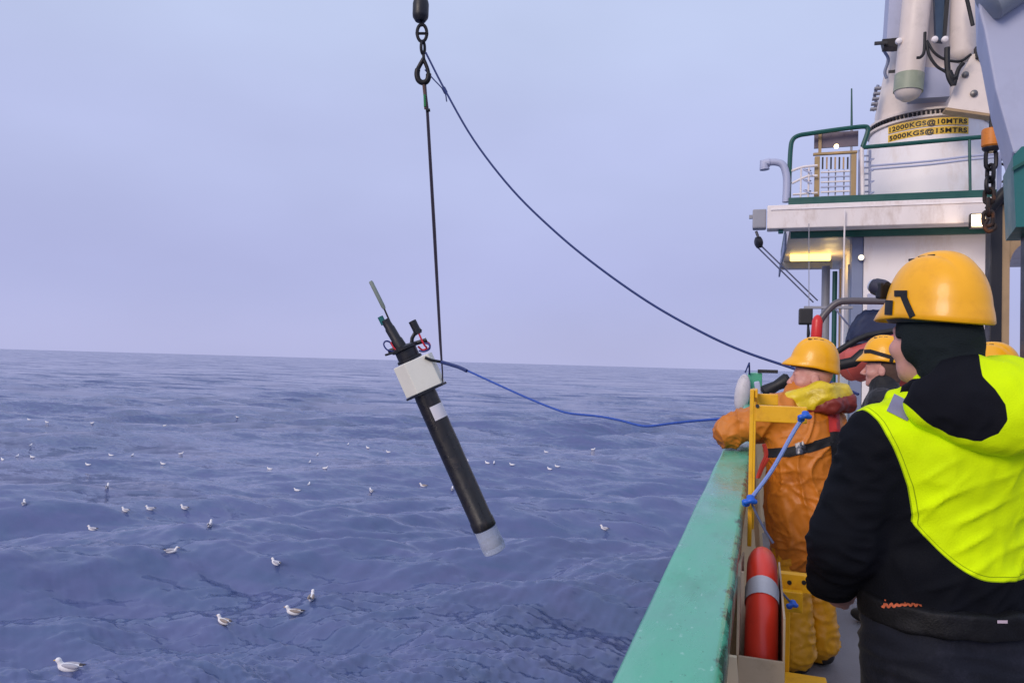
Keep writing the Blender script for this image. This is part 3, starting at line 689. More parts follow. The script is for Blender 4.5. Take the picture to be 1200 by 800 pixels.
for px in (1007, 1019): G().tube([at(px, 238, YR+0.3), at(px+0.5, 176, YR+0.3)], 0.02, 8).obj('side_rail', LGREY, cg, True)
for k in range(8): G().tube([at(1007, 232-k*7, YR+0.3), at(1019, 231.4-k*7, YR+0.3)], 0.014, 6).obj('rung', LGREY, cg, True)
for k in range(4):
    y_ = 226-k*13; G().tube(smoothpath([at(1019, y_, YR+0.3), at(1024, y_-1, YR+0.1), at(1020, y_+1, YR-0.1)], 5), 0.012, 6).obj('cage_hoop', LGREY, cg, True)
for k in range(3):
    y_ = 224-k*12; G().tube(smoothpath([at(950, y_, YR+0.3), at(942, y_-1, YR+0.05), at(951, y_+3, YR-0.08)], 5), 0.012, 6).obj('cage_hoop', LGREY, cg, True)
o = G().tube([at(998, 152, YH+2.0), at(998, 104, YH+2.0)], [0.02, 0.012], 8).obj('whip_antenna', DGREEN, None, True); tag(o, 'thin dark whip antenna above the slatted gate', 'antenna')
G().tube([at(998, 152, YH+2.0), (at(998, 152, YH+2.0)[0], YH+2.0, ZP-0.0)], 0.02, 8).obj('mast', GREY, o, True)
# lights and clutter under the boom: small dark box lamp hung on a wire
p = at(944, 371, 9.3)
sp = empty('hanging_speaker', p, 'small black box lamp hung on a thin wire left of the boat handrail', 'lamp')
g = G(); g.box(p, (0.15, 0.16, 0.185), None, 0.015); g.obj('housing', BLACK, sp)
g = G(); g.tube([at(948, 361, 9.3), at(948, 285, 9.3), at(948, 262, 9.3)], 0.005, 5); g.obj('wire', GREY, sp)
g = G(); g.tube([p+V((0.03, 0, -0.09)), p+V((0.035, 0, -0.2)), p+V((0.03, 0, -0.26))], [0.012, 0.02, 0.012], 8); g.obj('plug', BLACK, sp)
g = G(); g.box2((p[0]-0.02, 9.24, p[2]+0.093), (p[0]+0.5, 9.32, p[2]+0.12)); g.obj('arm', GREY, sp)

# ------------------------------------------------------------------ crane
YC = 14.0
cx0 = at(1087, 180, YC)[0]
def czx(px, py): p_ = at(px, py, YC); return p_[0], p_[2]
cr = empty('deck_crane', (cx0, YC, ZP), 'white pedestal deck crane with load lettering on yellow bands', 'crane')
def rr(px, py): return cx0-at(px, py, YC)[0]
z = lambda py: at(1087, py, YC-0.9)[2]
g = G(); g.lathe([(rr(1006, 235), ZP+0.012), (rr(1010, 215), z(208)), (rr(1015, 170), z(172)), (rr(1017, 150), z(150)), (rr(1020, 140), z(138))], (cx0, YC, 0), (0, 0, 1), 64); g.obj('pedestal', WHITE, cr, True)
g = G(); R1 = rr(1019, 138); g.lathe([(R1, z(137.5)), (R1+0.03, z(137)), (R1+0.03, z(134.5)), (R1-0.02, z(134)), (R1-0.02, z(129)), (R1+0.02, z(128.5)), (R1+0.02, z(126)), (R1-0.06, z(125.5))], (cx0, YC, 0), (0, 0, 1), 64); g.obj('slew_ring', CREAMW, cr, True)
for k in range(44):
    an = math.pi+math.pi*(k+0.5)/44
    c_ = (cx0+(R1-0.005)*math.cos(an), YC+(R1-0.005)*math.sin(an), z(131.5))
    g = G(); g.box(c_, (0.05, 0.035, 0.05), rotz(an)); g.obj('bolt', DSTEEL, cr)
g = G(); g.lathe([(R1-0.08, z(125)), (rr(1026, 110), z(110)), (rr(1031, 85), z(85)), (rr(1037, 55), z(55)), (rr(1042, 20), z(20)), (rr(1046, -60), z(-60)), (rr(1052, -140), z(-140))], (cx0, YC, 0), (0, 0, 1), 48); g.obj('slewing_column', CREAMW, cr, True)
# drum face and boom cylinders on the aft side
yf = YC-1.0
def crod(x0, y0, x1, y1, r, m_, name, dy=0.0, rounded=False):
    a = at(x0, y0, yf+dy); b = at(x1, y1, yf+dy); d = nrm(a-b); pts = [b, a]; rs = [r, r]
    if rounded: pts = [b-d*r*0.8, b-d*r*0.5, b, a]; rs = [r*0.35, r*0.8, r, r]
    g = G(); g.tube(pts, rs, 20); return g.obj(name, m_, cr, True)
crod(1080, -60, 1064, 106, 0.205, CREAMW, 'lift_cylinder', -0.25, True)
crod(1066, 88, 1064, 108, 0.212, mat('crane_green_grey', lin(150, 158, 136), 0.5, dirt=lin(200, 190, 175), dirt_amt=0.7), 'cylinder_end_shade', -0.25)  # green-grey sleeve: shading of the cylinder's lower end put into colour
crod(1132, -60, 1128, 62, 0.185, CREAMW, 'lift_cylinder', -0.2, True)
def cplate(poly, th, m_, name, dy=0.0):
    g = G(); g.prism([at(x, y, yf+dy) for x, y in poly], (0, th, 0)); return g.obj(name, m_, cr)
DBLUE = mat('dark_blue_steel', lin(34, 62, 92), 0.4, var=0.15)
cplate([(1093, -60), (1108, -60), (1106, 48), (1097, 47)], 0.12, DBLUE, 'boom_web', -0.1)
cplate([(1112, -60), (1118, -60), (1109, 44), (1105, 47)], 0.10, BLACK, 'boom_hose_guide', -0.15)
cplate([(1046, -60), (1062, -60), (1054, 46), (1039, 46)], 0.5, LGREY, 'side_panel', 0.0)
cplate([(1068, 78), (1112, 80), (1113, 113), (1066, 116)], 0.25, LGREY, 'drum_cover', -0.06)
cplate([(1139, 64), (1153, 60), (1166, 134), (1110, 126), (1122, 96)], 0.16, CREAMW, 'knuckle_plate', -0.55)
cplate([(1108, 126.2), (1166, 134.2), (1166, 137), (1108, 129)], 0.20, TAN, 'knuckle_plate_edge', -0.57)
for x_, y_, r_ in ((1141, 110, 0.05), (1131, 88, 0.045), (1150, 69, 0.05)):
    g = G(); g.lathe([(r_, 0.0), (r_, 0.03), (r_*0.5, 0.045)], at(x_, y_, yf-0.55), (0, -1, 0), 12); g.obj('pin', STEEL, cr, True)
cplate([(1143, 55), (1152, 52), (1156, 66), (1144, 68)], 0.1, BLACK, 'hinge', -0.6)
cplate([(1034, 46), (1058, 44), (1058, 54), (1036, 55)], 0.2, DSTEEL, 'hinge', -0.12)
cplate([(1025, 49), (1040, 48), (1040, 51), (1025, 52)], 0.05, BLACK, 'hinge_pin', -0.2)
for x_ in (1053, 1095, 1107):
    g = G(); g.lathe([(0.05, 0.0), (0.045, 0.04), (0.02, 0.06)], at(x_, 49 if x_ == 1053 else 47, yf-0.35), (0, -1, 0), 12); g.obj('grease_cap', WHITE, cr, True)
for pth, r_ in (([(1086, 50), (1089, 65), (1098, 78), (1110, 86), (1116, 98)], 0.022), ([(1086, 48), (1095, 62), (1108, 70), (1125, 72), (1138, 64)], 0.02),
                ([(1110, 56), (1110, 75), (1112, 90), (1117, 100)], 0.04), ([(1084, 38), (1083, 60), (1079, 67), (1074, 68)], 0.022), ([(1131, -10), (1136, 12), (1140, 30)], 0.028),
                ([(1118, 100), (1123, 82), (1129, 74)], 0.03), ([(1112, 84), (1116, 92), (1121, 90)], 0.045)):
    G().tube(smoothpath([at(x, y, yf-0.75) for x, y in pth], 6), r_, 8).obj('hose', RUBBER, cr, True)
for pth in ([(1036, 60), (1041, 70), (1037, 84), (1039, 92)], [(1029, 100), (1025, 112), (1027, 122), (1023, 130)]):
    G().tube(smoothpath([at(x, y, YC-0.4) for x, y in pth], 6), 0.025, 8).obj('hose', BLUEG, cr, True)
for k in range(5):
    p = at(1028.5-k*1.2, 104+k*6, YC-0.5); g = G(); g.box(p, (0.10, 0.1, 0.03)); g.obj('step', GREY, cr)
for x_, y_ in ((1046, 84), (1068, 83), (1074, 86)):
    g = G(); g.box(at(x_, y_, yf-0.08), (0.12 if x_ == 1046 else 0.035, 0.03, 0.04 if x_ == 1046 else 0.2)); g.obj('bracket', BLACK, cr)
# load lettering on two yellow bands bent round the pedestal
def text_mesh(body):
    cu = bpy.data.curves.new('t', 'FONT'); cu.body = body; cu.size = 1.0; cu.extrude = 0.0; cu.offset = 0.03; cu.space_character = 1.12
    ob = bpy.data.objects.new('t', cu); COL.objects.link(ob)
    dg = bpy.context.evaluated_depsgraph_get(); me = bpy.data.meshes.new_from_object(ob.evaluated_get(dg))
    bm = bmesh.new(); bm.from_mesh(me); bmesh.ops.triangulate(bm, faces=bm.faces[:]); bmesh.ops.subdivide_edges(bm, edges=[e_ for e_ in bm.edges if e_.calc_length() > 0.15], cuts=1)
    bmesh.ops.triangulate(bm, faces=bm.faces[:])
    bm.verts.ensure_lookup_table(); v = np.array([q.co for q in bm.verts]); f = [tuple(x.index for x in q.verts) for q in bm.faces]; bm.free()
    bpy.data.objects.remove(ob); bpy.data.curves.remove(cu); bpy.data.meshes.remove(me)
    return v, f
YBAND = mat('yellow_band_paint', lin(240, 196, 70), 0.5, var=0.08, dirt=lin(150, 110, 50), dirt_amt=0.3)
INK = mat('black_lettering_paint', lin(38, 30, 22), 0.5, var=0.1)
def band(text, pyl, hgt, name):
    zc_ = z(pyl); Rb = rr(1016.6, 152)+0.006; a0b, a1b = math.radians(222), math.radians(296)
    n = 24; vs = []; fs = []
    for i in range(n+1):
        an = a0b+(a1b-a0b)*i/n
        for dz in (-hgt/2, hgt/2): vs.append((cx0+Rb*math.cos(an), YC+Rb*math.sin(an), zc_+dz))
    for i in range(n): fs.append((2*i, 2*i+2, 2*i+3, 2*i+1))
    put(name, vs, fs, YBAND, cr, True)
    v, f = text_mesh(text); v[:, 0] -= v[:, 0].min(); W = v[:, 0].max(); Ht = v[:, 1].max()
    an = a0b+0.03+(a1b-a0b-0.06)*v[:, 0]/W; vz = zc_+(v[:, 1]/Ht-0.5)*hgt*0.66
    Rt = Rb+0.006; put('lettering', np.stack([cx0+Rt*np.cos(an), YC+Rt*np.sin(an), vz], 1), f, INK, cr)
band('12000KGS@10MTRS', 144.0, 0.118, 'load_band'); band('5000KGS@15MTRS', 154.4, 0.118, 'load_band')
# round scuffed patch ring on the pedestal
# ------------------------------------------------------------------ orange hook block and chain hanging by the dark post
YK = 8.6
p0 = at(1161.5, 163, YK)
hb = empty('hook_block', p0, 'rusty orange hook block with a black base hanging right of the crane', 'hook block')
w_ = at(1173, 163, YK)[0]-at(1150, 163, YK)[0]
g = G(); g.lathe([(w_*0.42, -0.085), (w_*0.5, -0.07), (w_*0.5, 0.085), (w_*0.46, 0.10)], p0, (0, 0, 1), 20); g.obj('block', ORANGE, hb, True)
g = G(); g.lathe([(w_*0.3, -0.135), (w_*0.47, -0.10), (w_*0.47, -0.087)], p0, (0, 0, 1), 20); g.obj('base', BLACK, hb, True)
g = G(); g.tube([p0+V((0, 0, 0.1)), p0+V((0.012, 0, 0.36)), p0+V((0.02, 0, 4.5))], 0.022, 8); g.obj('wire', DSTEEL, hb)
g = G(); g.tube([p0+V((0.1, 0, 0.03)), p0+V((0.16, 0, 0.02))], 0.014, 6); g.obj('pin', DSTEEL, hb)
def link(c, L_, w, r, ang, name, m_, parent, tilt=0.0):
    pts = []
    for k in range(20):
        t = 2*math.pi*k/20; x = w/2*math.cos(t); zz = (L_/2-w/2)*(1 if math.sin(t) > 0 else -1)*min(1, abs(math.sin(t))*3)+w/2*math.sin(t)
        pts.append(V(c)+np.array([x*math.cos(ang)+tilt*zz, x*math.sin(ang), zz]))
    G().tube(pts, r, 8, closed=True).obj(name, m_, parent, True)
zt = p0[2]-0.13; y_ = [0.105, 0.085, 0.09, 0.085, 0.10, 0.085]
zz = zt; cxk = p0[0]
for k, L_ in enumerate((0.20, 0.17, 0.16, 0.15, 0.17, 0.15)):
    link((cxk-0.004*k, YK, zz-L_/2+0.02), L_, 0.10 if k % 2 == 0 else 0.085, 0.020, 0.2+k*math.pi/2+0.25*k, 'chain_link', RUSTY if k > 2 else DSTEEL, hb)
    zz -= L_-0.045
G().tube(smoothpath([(cxk-0.02, YK, zz+0.05), (cxk-0.05, YK, zz-0.02), (cxk-0.02, YK, zz-0.08), (cxk+0.04, YK, zz-0.05), (cxk+0.045, YK, zz+0.0)], 5), [0.02]*19+[0.012]*2, 8).obj('hook', RUSTY, hb, True)
# dark post of the gantry with tan web and rounded tan bracket
YG = 9.0
gp = empty('gantry_post', (at(1168, 400, YG)[0], YG, 0), 'black and tan gantry post right of the white wall', 'post')
a = at(1157.5, 300, YG)[0]; b = at(1171.5, 300, YG)[0]; c = at(1181, 300, YG)[0]; zt = at(1165, 234, YG)[2]
g = G(); g.box2((a, YG-0.10, 0), (b-0.002, YG+0.10, zt), 0.008); g.obj('post', BLACK, gp)
g = G(); g.box2((b, YG-0.075, 0), (c, YG+0.10, zt-0.05), 0.006); g.obj('web', TAN, gp)
poly = [(c+0.002, zt-0.30), (c+0.002, zt-0.72)]+[(c+0.20-0.196*math.cos(t), zt-0.72+0.26*math.sin(t)) for t in np.linspace(0.1, 1.45, 8)]+[(c+0.7, zt-0.44), (c+0.7, zt-0.30)]
g = G(); g.prism([(x, YG-0.05, zz_) for x, zz_ in poly], (0, 0.12, 0)); g.obj('bracket', TAN, gp)
G().tube(smoothpath([at(1160, 246, YG-0.2), at(1166, 238, YG-0.2), at(1176, 226, YG-0.2), at(1188, 218, YG-0.2), at(1200, 214, YG-0.2)], 5), 0.055, 10).obj('hose', RUBBER, gp, True)
G().tube(smoothpath([at(1170, 238, YG-0.1), at(1180, 234, YG-0.1), at(1196, 233, YG-0.1)], 4), 0.04, 10).obj('hose', BLACK, gp, True)
g = G(); g.box(at(1184, 217, YG), (0.12, 0.12, 0.06), None, 0.01); g.obj('lamp', LGREY, gp)
G().tube(smoothpath([at(1172, 192, YG), at(1178, 194, YG), at(1181, 205, YG), at(1175, 214, YG)], 5), 0.015, 8).obj('hook_eye', BLACK, gp, True)
G().tube([at(1171, 178, YG), at(1171, 234, YG)], 0.022, 8).obj('rod', LGREY, gp, True)
G().tube([at(1174, 187, YG), at(1184, 186, YG)], 0.014, 8).obj('cross_rod', DSTEEL, gp, True)
G().tube([at(1180, 178, YG), at(1180, 188, YG)], 0.010, 8).obj('cross_rod', DSTEEL, gp, True)

# ------------------------------------------------------------------ near davit arm filling the upper right corner
YD = 3.6
dv = empty('davit_arm', (at(1215, 400, YD)[0], YD, 0), 'big pale grey davit arm on a teal collar in the upper right corner', 'davit')
th = 0.45
g = G(); g.prism([at(x, y, YD) for x, y in ((1147, 14), (1153, 36), (1166, 105), (1187.5, 181), (1330, 150), (1330, -520), (1128, -520))], (0.1, th, 0.0)); o = g.obj('arm', LGREY, dv)
bv = o.modifiers.new('bevel', 'BEVEL'); bv.width = 0.012; bv.segments = 2
g = G(); g.prism([at(x, y, YD-0.01) for x, y in ((1187, 183), (1197, 172), (1330, 152), (1330, 262), (1190.5, 266))], (0.06, th*0.8, 0)); g.obj('collar', TEAL, dv)
g = G(); g.prism([at(x, y, YD-0.03) for x, y in ((1187, 196), (1215, 180), (1215, 184), (1187, 200))], (0.0, 0.018, 0)); g.obj('collar_edge', DGREEN, dv)
pp = at(1195, 300, YD+0.28)
g = G(); g.box2((pp[0], YD+0.03, 0), (pp[0]+0.24, YD+0.28, at(1195, 262, YD)[2]), 0.012); g.obj('post', BLACK, dv)
g = G(); g.lathe([(0.07, -0.05), (0.085, -0.04), (0.085, 0.3), (0.07, 0.32)], at(1168, -4, YD-0.03), (0.8, 0.0, 0.55), 20); g.obj('shade_cylinder', mat('grey_green_shade', lin(146, 154, 166), 0.5), dv, True)  # added cylinder: its grey-green tone stands in for shading on the arm

# ------------------------------------------------------------------ rescue boat on its cradle behind the men
YBt = 8.4
rbx = at(1003, 410, YBt)[0]
bt = empty('rescue_boat', (rbx+1.2, YBt+0.9, 0), 'orange rescue boat with navy cover and bent handrail behind the men', 'boat')
HULLO = mat('orange_boat_hull', lin(204, 92, 82), 0.45, var=0.06, dirt=lin(170, 70, 50), dirt_amt=0.4)
zr = at(1000, 420, YBt)[2]
# side tubes meet at the bow (towards the rail)
def yb(t): return YBt+0.9
pts_l = smoothpath([(rbx-0.02, YBt+0.25, zr-0.08), (rbx+0.35, YBt-0.02, zr+0.06), (rbx+0.6, YBt-0.1, zr+0.10), (rbx+0.85, YBt-0.1, zr+0.10)], 8)
G().tube(pts_l, [0.10]+[0.19]*(len(pts_l)-1), 16).obj('hull_tube', HULLO, bt, True)
pts_r = [p_*V((1, -1, 1))+V((0, 2*(YBt+0.6), 0)) for p_ in pts_l]; G().tube(pts_r, [0.10]+[0.19]*(len(pts_r)-1), 16).obj('hull_tube', HULLO, bt, True)
g = G(); g.prism([(rbx+0.05, YBt+0.1, zr-0.05), (rbx+0.85, YBt+0.05, zr-0.05), (rbx+0.85, YBt+0.55, zr-0.55), (rbx+0.5, YBt+0.55, zr-0.5)], (0, 0.55, 0)); g.obj('keel_hull', HULLO, bt)
# black rubbing strakes
G().tube([at(981, 412, YBt-0.32), at(992, 405, YBt-0.32), at(1004, 398, YBt-0.32), at(1016, 393, YBt-0.32), at(1050, 387, YBt-0.32)], 0.03, 10).obj('rubbing_strake', RUBBER, bt, True)
G().tube([at(981, 428, YBt-0.32), at(1000, 424, YBt-0.32), at(1010, 415, YBt-0.32), at(1050, 410, YBt-0.32)], 0.055, 10).obj('rubbing_strake', RUBBER, bt, True)
# navy covered console
cvp = [(992, 402), (993, 388), (1000, 374), (1008, 365), (1019, 361), (1032, 363), (1062, 364), (1066, 402)]
cover = [at(x, y, YBt+0.15) for x, y in cvp]
bm = bmesh.new(); v0 = [bm.verts.new(p_) for p_ in cover]; f0 = bm.faces.new(v0); r_ = bmesh.ops.extrude_face_region(bm, geom=[f0])
for v_ in [x for x in r_['geom'] if isinstance(x, bmesh.types.BMVert)]: v_.co += Vector((0.05, 0.7, -0.03))
bmesh.ops.recalc_face_normals(bm, faces=bm.faces[:]); bmesh.ops.bevel(bm, geom=[e_ for e_ in bm.edges], offset=0.035, segments=3, affect='EDGES')
bmesh.ops.triangulate(bm, faces=bm.faces[:]); bmesh.ops.subdivide_edges(bm, edges=bm.edges[:], cuts=2, use_grid_fill=True)
f1 = sines(9, 16, 0.08, 0.35)
vv = np.array([v_.co for v_ in bm.verts]); dd = 0.008*f1(vv)
for v_, d_ in zip(bm.verts, dd): v_.co.y += d_; v_.co.z += 0.5*d_
bm.verts.ensure_lookup_table(); fs = [tuple(x.index for x in q.verts) for q in bm.faces]; vs = [tuple(v_.co) for v_ in bm.verts]; bm.free()
put('console_cover', vs, fs, NAVY, bt, True)
# bent grey handrail
G().tube(smoothpath([at(953, 436, YBt), at(954.5, 410, YBt), at(956, 396, YBt), at(959, 381, YBt), at(965, 370, YBt), at(975, 359, YBt), at(983, 354, YBt), at(992, 352.5, YBt), at(1010, 352.5, YBt), at(1045, 353, YBt)], 6), 0.036, 12).obj('handrail', mat('grey_handrail_paint', lin(92, 86, 90), 0.4, var=0.1), bt, True)
G().tube([at(1045, 353, YBt), at(1075, 356, YBt), at(1090, 372, YBt), at(1092, 410, YBt)], 0.036, 12).obj('handrail', MATS['grey_handrail_paint'], bt, True)
pf = at(953, 436, YBt); G().tube([pf, (pf[0], pf[1], 0.0)], 0.036, 12).obj('handrail_leg', MATS['grey_handrail_paint'], bt, True)
for xx in (rbx+0.5, rbx+0.75):
    g = G(); g.box2((xx, YBt+0.2, 0), (xx+0.1, YBt+1.0, zr-0.555), 0.008); g.obj('cradle_leg', GREY, bt)
# red can by the handrail
p = at(957, 388, YBt-0.1)
rc = empty('red_float', p, 'small red rounded float fixed beside the bent handrail', 'float')
REDP = mat('red_plastic', lin(214, 44, 40), 0.4, var=0.06)
g = G(); hh = 0.17; g.lathe([(0.04, -hh), (0.052, -hh+0.02), (0.055, 0), (0.052, hh-0.06), (0.035, hh-0.02), (0.012, hh)], p, (0.05, 0, 1), 16); g.obj('body', REDP, rc, True)
g = G(); g.tube([p+V((-0.045, 0.0, -0.1)), p+V((-0.075, 0.02, -0.1))], 0.012, 6); g.obj('clip', BLACK, rc)
# ------------------------------------------------------------------ instrument hanging from the crane wire
DI = 7.0; MP = DI/FPX
A_ = nrm(atd(569, 620, DI)-atd(482, 425, DI)); W_ = nrm(ray(520, 500)); S_ = nrm(np.cross(A_, W_)); S_ = S_ if S_@CR > 0 else -S_
W_ = nrm(np.cross(S_, A_)); W_ = W_ if W_@CF > 0 else -W_
O_ = atd(482, 425, DI)
def I_(a, s=0, w=0): return O_+MP*(A_*a+S_*s+W_*w)
def Ipx(px, py, w=0): return atd(px, py, DI)+MP*W_*w
TUBEM = mat('black_instrument_tube', lin(24, 22, 24), 0.34, var=0.25, scale=12, dirt=lin(70, 60, 56), dirt_amt=0.5, dscale=10, bump=0.2, rvar=0.16)
BOXM = mat('white_instrument_housing', lin(240, 236, 220), 0.45, var=0.05, dirt=lin(206, 200, 180), dirt_amt=0.4, dscale=6)
ins = empty('ocean_profiler', I_(230), 'long black tube instrument with white box head hanging tilted over the sea', 'instrument')
g = G(); g.lathe([(13.0*MP, 37*MP), (13.6*MP, 44*MP), (13.6*MP, 200*MP), (14.4*MP, 201*MP), (14.4*MP, 211*MP), (13.4*MP, 212*MP)], O_, A_, 40); g.obj('tube', TUBEM, ins, True)
# box head: a prism turned so that two faces show
sec = [(-22, 4), (-8, -17), (22, -9), (27, 1), (10, 21), (-10, 20)]
g = G(); g.prism([I_(-2, s, w) for s, w in sec], A_*MP*38); o = g.obj('housing', BOXM, ins)
bv = o.modifiers.new('bevel', 'BEVEL'); bv.width = 0.006; bv.segments = 2
g = G(); g.prism([I_(36.4, s*1.04, w*1.04) for s, w in sec], A_*MP*2.6); g.obj('base_plate', BLACK, ins)
# white printed label on the tube
def patch(a0, a1, t0, t1, r, m_, name):
    vs = []; fs = []; n = 10
    for i in range(n+1):
        t = math.radians(t0+(t1-t0)*i/n)
        for a in (a0, a1): vs.append(I_(a, r*math.sin(t), -r*math.cos(t)))
    for i in range(n): fs.append((2*i, 2*i+2, 2*i+3, 2*i+1))
    return put(name, vs, fs, m_, ins, True)
patch(56, 73, -8, 84, 13.9, mat('white_label', lin(226, 222, 226), 0.5, var=0.05), 'label')
# milky plastic sleeve on the lower end
CAPM = mat('milky_plastic', lin(222, 228, 238), 0.25, var=0.06, trans=0.2, alpha=0.5, spec=0.4)
g = G(); g.lathe([(13.6*MP, 212.5*MP), (13.9*MP, 228*MP), (14.2*MP, 236*MP), (13.2*MP, 241*MP), (9*MP, 243*MP), (3*MP, 243.5*MP)], O_, A_, 32); g.obj('end_sleeve', CAPM, ins, True)
g = G(); g.lathe([(11.5*MP, 226*MP), (12.4*MP, 227*MP), (12.4*MP, 234*MP), (11.5*MP, 235*MP)], O_, A_, 32); g.obj('sensor_ring', mat('grey_blue_ring', lin(136, 144, 176), 0.5), ins, True)
# head: collar, mast, antenna, sensor and cable loops
g = G(); g.lathe([(15*MP, -3*MP), (15*MP, -6*MP), (13*MP, -7*MP), (13*MP, -16*MP), (16*MP, -17*MP), (16*MP, -20*MP), (11*MP, -22*MP)], O_, A_, 24); g.obj('collar', BLACK, ins, True)
G().tube([Ipx(455, 412), Ipx(463, 409), Ipx(498, 399), Ipx(500, 398)], 2.6*MP, 8).obj('bracket', BLACK, ins, True)
G().tube([Ipx(473, 412), Ipx(465, 399), Ipx(464, 397), Ipx(457, 385), Ipx(456, 383), Ipx(451, 375)], [7.5*MP, 7*MP, 6*MP, 6*MP, 5.2*MP, 5*MP], 16).obj('mast', BLACK, ins, True)
G().tube([Ipx(450, 380), Ipx(445.5, 371)], 3.4*MP, 10).obj('cable_plug', TEAL, ins, True)
G().tube([Ipx(457, 377), Ipx(449.5, 360)], 1.1*MP, 8).obj('antenna_rod', BLACK, ins, True)
G().tube([Ipx(450.5, 362), Ipx(449, 359), Ipx(435, 331), Ipx(434.2, 329.5)], [1.6*MP, 2.5*MP, 2.5*MP, 2.0*MP], 10).obj('antenna', mat('grey_green_antenna', lin(128, 138, 128), 0.5), ins, True)
G().tube([Ipx(483, 376), Ipx(490.5, 391)], 4.6*MP, 12).obj('sensor', BLACK, ins, True)
G().tube([Ipx(486.5, 391.5), Ipx(493.5, 385.5)], 2.0*MP, 8).obj('sensor_clamp', BLACK, ins, True)
G().tube([Ipx(487, 389), Ipx(483, 396), Ipx(482, 406)], 2.3*MP, 8).obj('sensor_strut', BLACK, ins, True)
REDW = mat('red_cable', lin(196, 30, 52), 0.5, var=0.1); BLUW = mat('blue_cable', lin(40, 52, 120), 0.5, var=0.1)
def loop(pts, m_, r=1.1): G().tube(smoothpath([Ipx(*q) for q in pts], 5), r*MP, 6).obj('cable', m_, ins, True)
loop([(491, 391, -3), (494, 398, -4), (497, 404, -5), (500, 408, -3), (495, 410, -2), (490, 406, -4)], REDW)
loop([(497, 402, -4), (503, 404, -6), (503, 409, -6), (497, 412, -4), (491, 411, -3)], BLUW)
loop([(496, 401, 2), (502, 401, 2), (504, 406, 2), (498, 411, 0)], REDW, 0.9)
loop([(462, 412, -4), (454, 410, -5), (450, 404, -5), (452, 400, -4), (457, 401, -3), (461, 407, -3)], BLUW, 1.0)
loop([(458, 401, -3), (462, 408, -5), (466, 411, -6)], REDW, 1.0)
loop([(452, 416, -3), (460, 414, -8), (468, 413, -10)], BLACK, 1.4)
# crane wire, ball weight, shackles and hook
hk = empty('crane_hook', Ipx(495, 100), 'black hook on shackles below a dark ball weight, holding the instrument', 'hook')
up = nrm(V((0, 0, 1)))
B0 = Ipx(493, 12)
g = G(); g.lathe([(2*MP, -14*MP), (6*MP, -13.5*MP), (9*MP, -9*MP), (9.4*MP, -6*MP), (9.4*MP, 7*MP), (8.5*MP, 11*MP), (5.5*MP, 14*MP), (3*MP, 17*MP)], B0, up, 24); g.obj('ball_weight', BLACK, hk, True)
G().tube([B0+up*16*MP, B0+up*6], 1.6*MP, 8).obj('crane_wire', DSTEEL, hk, True)
def ring(cx_, cy_, hx, hy, r, ang, name):
    c_ = Ipx(cx_, cy_); side = nrm(CR*math.cos(ang)+CF*math.sin(ang)); pts = [c_+MP*(side*hx*math.cos(t)+CU*hy*math.sin(t)) for t in np.linspace(0, 2*math.pi, 24, endpoint=False)]
    G().tube(pts, r*MP, 8, closed=True).obj(name, DSTEEL, hk, True)
G().tube([Ipx(493.5, 24), Ipx(493.8, 31)], 1.6*MP, 8).obj('eye', DSTEEL, hk, True)
ring(494.5, 39, 5.6, 10, 2.0, 0.1, 'shackle')
G().tube([Ipx(487, 39.5), Ipx(502, 39.5)], 1.7*MP, 8).obj('shackle_pin', DSTEEL, hk, True)
ring(495.6, 56, 3.0, 7.5, 1.8, 0.9, 'link')
# teardrop hook with open throat
hp = [(496.2, 64), (496.3, 69), (493, 75), (489.5, 82), (488.8, 88), (490.5, 94), (495, 97), (500, 95.5), (502.2, 90), (501.5, 83), (499.5, 77), (497, 71)]
G().tube(smoothpath([Ipx(*q) for q in hp], 5), [1.8*MP]*5+[2.6*MP]*10+[3.3*MP]*28+[2.2*MP]*(5*11+1-43), 10).obj('hook', DSTEEL, hk, True)
# lifting strop from hook to box
st = empty('lifting_strop', Ipx(519, 452), 'thin dark lifting strop running from the hook down to the white box', 'strop')
STROP = mat('dark_strop', lin(52, 46, 62), 0.7, var=0.2)
G().tube([Ipx(495.5, 97), Ipx(498, 112), Ipx(500, 128), Ipx(508, 270), Ipx(515.5, 400), Ipx(517.5, 424)], 1.15*MP, 7).obj('line', STROP, st, True)
G().tube([Ipx(498.5, 97), Ipx(499.6, 112), Ipx(501.5, 128), Ipx(510, 270), Ipx(516.6, 400), Ipx(517.8, 424)], 0.95*MP, 7).obj('line', STROP, st, True)
G().tube([Ipx(517.6, 422, -2), Ipx(518.5, 438, -2), Ipx(518.5, 450, -1)], 0.9*MP, 6).obj('line', STROP, st, True)
G().tube([Ipx(496.5, 98), Ipx(498, 112), Ipx(499, 128)], 2.0*MP, 8).obj('splice', mat('brown_splice', lin(96, 74, 66), 0.7), st, True)
G().tube([Ipx(497.5, 112, -2), Ipx(498, 126, -2)], 1.4*MP, 7).obj('green_tie', mat('green_tie', lin(40, 130, 70), 0.6), st, True)
G().tube([Ipx(499, 130, -1), Ipx(504, 129.5, -1)], 1.9*MP, 7).obj('knot', BLACK, st, True)
G().tube(smoothpath([Ipx(498, 419, -10), Ipx(506, 422, -8), Ipx(517.5, 424, -2)], 4), 1.7*MP, 8).obj('strap', BLACK, st, True)
